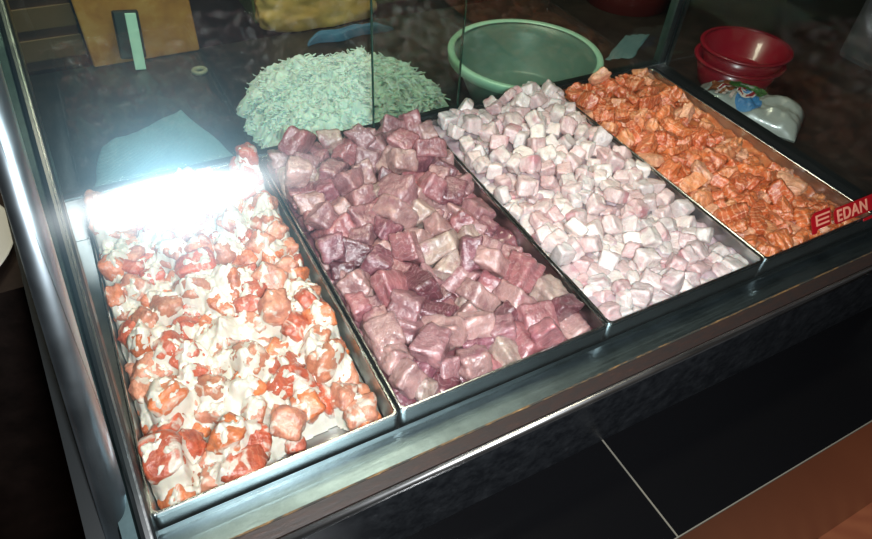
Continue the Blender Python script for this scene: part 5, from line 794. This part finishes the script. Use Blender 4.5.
def strand(vs, fs, p, ang, L, rad, seed):
    q = Vector(p); a = ang; pts = []
    n = 6
    for s in range(n + 1):
        pts.append(q.copy()); a += rr.uniform(-.45, .45); q = q + Vector((math.cos(a), math.sin(a), rr.uniform(-.12, .12))) * L / n
    b0 = len(vs)
    for s, c in enumerate(pts):
        d = (pts[min(n, s + 1)] - pts[max(0, s - 1)]).normalized(); sd = Vector((-d.y, d.x, 0)); up = d.cross(sd)
        for k in range(4): th = math.pi / 2 * k; vs.append(c + (sd * math.cos(th) + up * math.sin(th)) * rad)
    for s in range(n):
        for k in range(4): l = (k + 1) % 4; fs.append([b0 + s * 4 + k, b0 + s * 4 + l, b0 + (s + 1) * 4 + l, b0 + (s + 1) * 4 + k])
for _ in range(2200):
    a = rr.uniform(0, 2 * math.pi); r = math.sqrt(rr.uniform(0, .97)); R_ = orad(a)
    x, y = cx + R_ * r * math.cos(a), cy + R_ * r * math.sin(a)
    strand(vs, fs, (x, y, heap_z(r, x, y) + .001), rr.uniform(0, 6.28), rr.uniform(.006, .016), rr.uniform(.0007, .0012), 0)
heap = mesh_obj('shredded_radish', vs, fs, M_RAD, None, True)
tag(heap, 'heap of white shredded radish on dark worktop behind the glass', 'shredded radish', None, 'stuff')

# translucent green plastic bowl
M_BOWL, t, b = mat('translucent green plastic', (.13, .21, .185), .4, Transmission_Weight=.25, Subsurface_Weight=.2, Subsurface_Scale=.01)
bw = empty('plastic_bowl', (.672, .533, -.0995)); tag(bw, 'large round translucent green plastic bowl behind the white fish tray', 'bowl')
bm = bmesh.new(); lathe(bm, [(0, 0), (.078, 0), (.084, .004), (.112, .062), (.1185, .0785), (.1165, .0785), (.109, .062), (.081, .007), (.076, .004), (0, .004)], 72)
bm_obj('bowl_body', bm, M_BOWL, bw, True)
bm = bmesh.new(); lathe(bm, [(.1165, .066), (.125, .067), (.1262, .079), (.1245, .081), (.1170, .081), (.1152, .079)], 72)
for f in list(bm.faces): pass
bm_obj('bowl_rim', bm, mat('green bowl rim', (.34, .52, .42), .35)[0], bw, True)
# red plastic baskets, nested, right of the case
M_REDP, t, b = mat('red plastic', (.20, .006, .016), .3, Coat_Weight=.4)
shelf = boxes('side_counter', [((.862, -.02, FZ), (2.4, .391, -.058))], M_WORK); tag(shelf, 'dark counter to the right of the display case', 'counter')
for k, (zz, lab) in enumerate(((0, 'lower of two nested red plastic bowls right of the case'), (.020, 'upper of two nested red plastic bowls right of the case'))):
    o = empty('red_bowl', (.985 + .004 * k, .372, -.0575 + zz + .0)); tag(o, lab, 'bowl', 'nested red plastic bowls')
    bm = bmesh.new(); lathe(bm, [(0, 0), (.050, 0), (.054, .003), (.066, .044), (.0645, .044), (.052, .005), (.048, .003), (0, .003)], 56, sx=1.05); bm_obj('bowl_body', bm, M_REDP, o, True)
    bm = bmesh.new(); lathe(bm, [(.0645, .041), (.070, .0415), (.0712, .0445), (.069, .0465), (.0645, .0455)], 56, sx=1.05); bm_obj('bowl_rim', bm, M_REDP, o, True)
# printed white plastic bag
M_BAG, t, b = mat('white plastic film', (.33, .35, .32), .3, Coat_Weight=.6)
bag = empty('plastic_bag', (.932, .290, -.0575)); bag.rotation_euler = (0, 0, math.radians(-60)); tag(bag, 'crumpled printed white plastic bag lying right of the orange salmon tray', 'bag')
nx2, ny2 = 60, 36
vs = []; fs = []
def bagz(u, v):
    e = max(0, 1 - abs(u) ** 4) ** .6 * max(0, 1 - abs(v) ** 3) ** .6
    return .003 + e * (.030 + .008 * noise.fractal(Vector((u * 2.4, v * 2.4, 2)), 1, 2, 4) + (.014 if u > .35 else 0) * (u - .35))
BL, BWD = .082, .045
for j in range(ny2 + 1):
    for i in range(nx2 + 1):
        u = -1 + 2 * i / nx2; v = -1 + 2 * j / ny2
        wob = 1.0
        vs.append((u * BL * wob, v * BWD * wob, bagz(u, v)))
n0 = len(vs)
for j in range(ny2 + 1):
    for i in range(nx2 + 1): p = vs[j * (nx2 + 1) + i]; vs.append((p[0], p[1], .0005))
for j in range(ny2):
    for i in range(nx2):
        k = j * (nx2 + 1) + i; fs.append([k, k + 1, k + nx2 + 2, k + nx2 + 1]); fs.append([n0 + k, n0 + k + nx2 + 1, n0 + k + nx2 + 2, n0 + k + 1])
mesh_obj('bag_film', vs, fs, M_BAG, bag, True)
def decal(name, pts, col, lift=.0012):
    """small printed patch following the bag's top"""
    m_ = mat(name + ' ink', col, .4)[0]
    bm = bmesh.new(); vv = [bm.verts.new((u * BL, v * BWD, 0)) for u, v in pts]; f = bm.faces.new(vv)
    bmesh.ops.triangulate(bm, faces=[f]); bmesh.ops.subdivide_edges(bm, edges=bm.edges[:], cuts=5, use_grid_fill=True)
    for vtx in bm.verts: vtx.co.z = bagz(vtx.co.x / BL, vtx.co.y / BWD) + lift
    for f in bm.faces:
        if f.normal.z < 0: f.normal_flip()
    me = bpy.data.meshes.new(name); bm.to_mesh(me); bm.free(); me.materials.append(m_)
    o = bpy.data.objects.new(name, me); COL.objects.link(o); o.parent = bag; return o
def blob(cu, cv, ru, rv, lob=0, amp=0, n=28): return [(cu + ru * math.cos(2 * math.pi * k / n) * (1 + amp * math.cos(lob * 2 * math.pi * k / n)), cv + rv * math.sin(2 * math.pi * k / n) * (1 + amp * math.cos(lob * 2 * math.pi * k / n))) for k in range(n)]
decal('leaf_print', blob(-.58, -.05, .20, .50, 5, .22), (.22, .07, .025))
decal('green_print', blob(-.14, .36, .36, .50), (.03, .13, .03), .0012)
decal('blue_print', blob(-.02, -.48, .24, .40), (.05, .20, .42), .0018)
# curly lettering on the bag: swirl strokes
def stroke(name, pts, wd, col, lift):
    L_, R2 = [], []
    for k, (u, v) in enumerate(pts):
        a = pts[max(0, k - 1)]; c = pts[min(len(pts) - 1, k + 1)]; d = Vector(((c[0] - a[0]) * BL, (c[1] - a[1]) * BWD)).normalized(); nrm = Vector((-d.y, d.x)) * wd / 2
        L_.append((u * BL + nrm.x, v * BWD + nrm.y)); R2.append((u * BL - nrm.x, v * BWD - nrm.y))
    vs = [(x, y, bagz(x / BL, y / BWD) + lift) for x, y in L_] + [(x, y, bagz(x / BL, y / BWD) + lift) for x, y in R2]
    n = len(pts); fs = [[k, k + 1, n + k + 1, n + k] for k in range(n - 1)]
    mesh_obj(name, vs, fs, mat(name + ' ink', col, .4)[0], bag)
sw = [(-.60 + .46 * s, -.30 + .42 * math.sin(s * 3.0)) for s in [k / 20 for k in range(21)]] + [(-.12 + .14 * math.cos(a), -.06 + .36 * math.sin(a)) for a in [math.radians(60 - 20 * k) for k in range(13)]]
stroke('swirl_outline', sw, .0072, (.62, .55, .50), .0024); stroke('swirl_letter', sw, .0036, (.25, .02, .03), .0030)
for k in range(3): stroke('letter_stroke', [(-.60 + .13 * k + .03 * s, -.66 + .40 * s) for s in [q / 6 for q in range(7)]], .0048, (.55, .42, .38), .0026)

# boxes along the back of the worktop
M_CARD, t, b = mat('orange brown cardboard', (.30, .12, .03), .65)
v = obj_coords(t, (1, 1, 1)); n = N(t, 'ShaderNodeTexNoise', Scale=16.0, Detail=6.0, Roughness=.65); t.links.new(v, n.inputs['Vector'])
r_ = ramp(t, n.outputs['Fac'], [(.3, (.32, .105, .015)), (.55, (.55, .22, .035)), (.75, (.70, .36, .10))]); t.links.new(r_.outputs[0], b.inputs['Base Color'])
bx = empty('cardboard_box', (.136, .992, -.0995)); tag(bx, 'orange brown cardboard box at the back left of the worktop', 'box')
boxes('box_body', [((-.088, -.098, 0), (.088, .10, .26))], M_CARD, bx, .003)
boxes('box_flap', [((-.0885, -.1005, .185), (.0885, -.098, .26))], M_CARD, bx)
hd = empty('knife_holder', (.116, .862, -.0995)); hd.rotation_euler = (math.radians(-14), math.radians(6), 0)
tag(hd, 'dark holder with pale turquoise strip leaning on the orange box', 'holder')
boxes('holder_body', [((-.026, -.002, .018), (.014, .010, .094))], mat('black plastic', (.012, .012, .012), .35)[0], hd, .003)
boxes('pale_strip', [((-.0075, -.005, 0), (.0095, -.002, .090))], mat('pale turquoise plastic', (.52, .78, .70), .4)[0], hd, .001)
bd = empty('brown_crate', (-.01, 1.01, -.0995)); tag(bd, 'dark brown crate left of the orange cardboard box', 'crate')
boxes('crate_body', [((-.14, -.10, 0), (.054, .10, .17))], M_WALL, bd, .004)
boxes('crate_slat', [((-.142, -.103, .02 + .05 * k), (.055, -.0995, .055 + .05 * k)) for k in range(3)], mat('brown slat', (.15, .08, .035), .6)[0], bd, .001)
M_OLIVE, t, b = mat('olive green plastic', (.13, .14, .035), .5)
M_TAN, t, b = mat('tan bread crust', (.52, .31, .10), .6)
v = obj_coords(t); n = N(t, 'ShaderNodeTexNoise', Scale=18.0, Detail=5.0); t.links.new(v, n.inputs['Vector'])
r_ = ramp(t, n.outputs['Fac'], [(.3, (.50, .25, .06)), (.7, (.85, .50, .17))]); t.links.new(r_.outputs[0], b.inputs['Base Color'])
ob = boxes('olive_crate', [((.345, .965, -.0995), (.76, 1.15, .14))], M_OLIVE, None, .004); tag(ob, 'olive green crate at the back of the worktop behind the radish', 'crate')
# tan paper sack slumped in front of the olive crate
bm = bmesh.new(); bmesh.ops.create_icosphere(bm, subdivisions=5, radius=1)
for vtx in bm.verts:
    c = vtx.co.copy(); m_ = (abs(c.x) ** 7 + abs(c.y) ** 7 + abs(c.z) ** 7) ** (1 / 7); c /= m_
    k = 1 + .10 * noise.fractal(c * 1.7 + Vector((3, 1, 2)), 1, 2, 4)
    sl = 1 - .45 * max(0, c.x) if c.z > 0 else 1
    vtx.co = Vector((c.x * .115 * k, c.y * .03 * k, max(-1, c.z * k * sl) * .055 + .055))
sk = bm_obj('paper_sack', bm, M_TAN, None, True); sk.location = (.462, .928, -.0995); tag(sk, 'tan paper sack slumped before the olive crate', 'sack')
M_BLUE, t, b = mat('slate blue cloth', (.055, .13, .24), .85)
def cloth(name, quad, zt, seed, label, cat, m=M_BLUE, amp=.006, thick=.008):
    A, B, C_, D = [Vector(q) for q in quad]; n = 46; vs = []; fs = []
    for j in range(n + 1):
        for i in range(n + 1):
            u, v = i / n, j / n; p = A * (1 - u) * (1 - v) + B * u * (1 - v) + C_ * u * v + D * (1 - u) * v
            e = min(1, min(u, v, 1 - u, 1 - v) * 7) ** .5
            p += Vector((noise.noise(Vector((v * 4, seed, 0))), noise.noise(Vector((u * 4, seed, 5)))))*.008
            vs.append((p.x, p.y, zt + .001 + e * (thick + amp * noise.fractal(Vector((u * 3, v * 3, seed)), 1, 2, 4))))
    b0 = len(vs); vs += [(p[0], p[1], zt + .0004) for p in vs[:b0]]
    for j in range(n):
        for i in range(n):
            k = j * (n + 1) + i; fs.append([k, k + 1, k + n + 2, k + n + 1]); fs.append([b0 + k, b0 + k + n + 1, b0 + k + n + 2, b0 + k + 1])
    o = mesh_obj(name, vs, fs, m, None, True); tag(o, label, cat); return o
cloth('blue_strip_cloth', [(.405, .838), (.585, .846), (.565, .868), (.42, .858)], -.0995, 3, 'narrow blue cloth strip in front of the tan sack', 'cloth', amp=.004, thick=.014)
M_REFLECTION, t, b = mat('grey blue woven towel', (.06, .14, .21), .9)
v = obj_coords(t, (1, 1, 1)); wv = N(t, 'ShaderNodeTexWave', Scale=170.0, Distortion=1.5, Detail=1.0); wv.bands_direction = 'DIAGONAL'; t.links.new(v, wv.inputs['Vector'])
r_ = ramp(t, wv.outputs['Fac'], [(.2, (.10, .17, .21)), (.8, (.17, .27, .33))]); t.links.new(r_.outputs[0], b.inputs['Base Color']); bump(t, b, wv.outputs['Fac'], .5, .002)
cloth('blue_reflection_cloth', [(-.03, .425), (.225, .425), (.15, .70), (.025, .635)], -.0995, 9, 'grey blue woven towel added behind the leftmost tray', 'reflection cloth', M_REFLECTION, .008, .016)  # cloth added in place of a blue fabric reflection in the glass
# small pale ring and other bits on the worktop
bm = bmesh.new(); lathe(bm, [(.006, 0), (.013, 0), (.014, .003), (.012, .006), (.008, .006), (.0055, .003), (.006, 0)], 40)
o = bm_obj('pale_ring', bm, mat('cream plastic', (.24, .22, .16), .5)[0], None, True); o.location = (.205, .815, -.0995); tag(o, 'small cream ring on the dark worktop beside the orange box', 'ring')
rt = empty('red_tub', (1.13, .80, -.0995)); tag(rt, 'red plastic tub at the back right behind the corner post', 'tub')
bm = bmesh.new(); lathe(bm, [(0, 0), (.09, 0), (.105, .12), (.102, .12), (.087, .004), (0, .004)], 48); bm_obj('tub_body', bm, mat('dull red plastic', (.20, .015, .015), .4)[0], rt, True)
bm = bmesh.new(); lathe(bm, [(.102, .112), (.112, .113), (.112, .122), (.102, .122), (.102, .112)], 48); bm_obj('tub_rim', bm, mat('dull red rim', (.24, .02, .02), .4)[0], rt, True)
cloth('pale_sheet', [(.90, .585), (.955, .57), (1.06, .64), (1.01, .655)], -.0995, 12, 'pale blue paper sheet on the worktop left of the corner post', 'paper', mat('pale blue paper', (.11, .18, .21), .7)[0], .001, .002)
gb = empty('grey_bin', (1.50, .13, -.0575)); tag(gb, 'large grey plastic bin at the far right on the dark counter', 'bin')
boxes('bin_body', [((-.25, -.26, 0), (.25, .24, .36))], mat('grey plastic', (.05, .053, .053), .5)[0], gb, .012)
boxes('bin_lip', [((-.262, -.272, .35), (.262, .252, .372))], mat('grey plastic lip', (.06, .063, .063), .5)[0], gb, .004)
# white plate at the left edge
pl = empty('white_plate', (-.207, .478, -.0995)); tag(pl, 'white plate at the left edge beside the steel rail', 'plate')
bm = bmesh.new(); lathe(bm, [(0, .002), (.07, .002), (.085, .006), (.118, .016), (.120, .018), (.117, .0185), (.084, .009), (.07, .005), (0, .005)], 64); bm_obj('plate_body', bm, mat('white glaze', (.75, .76, .74), .2)[0], pl, True)
bm = bmesh.new(); lathe(bm, [(.062, 0), (.068, 0), (.068, .003), (.062, .003), (.062, 0)], 48); bm_obj('plate_foot', bm, mat('plate foot glaze', (.70, .71, .69), .3)[0], pl, True)
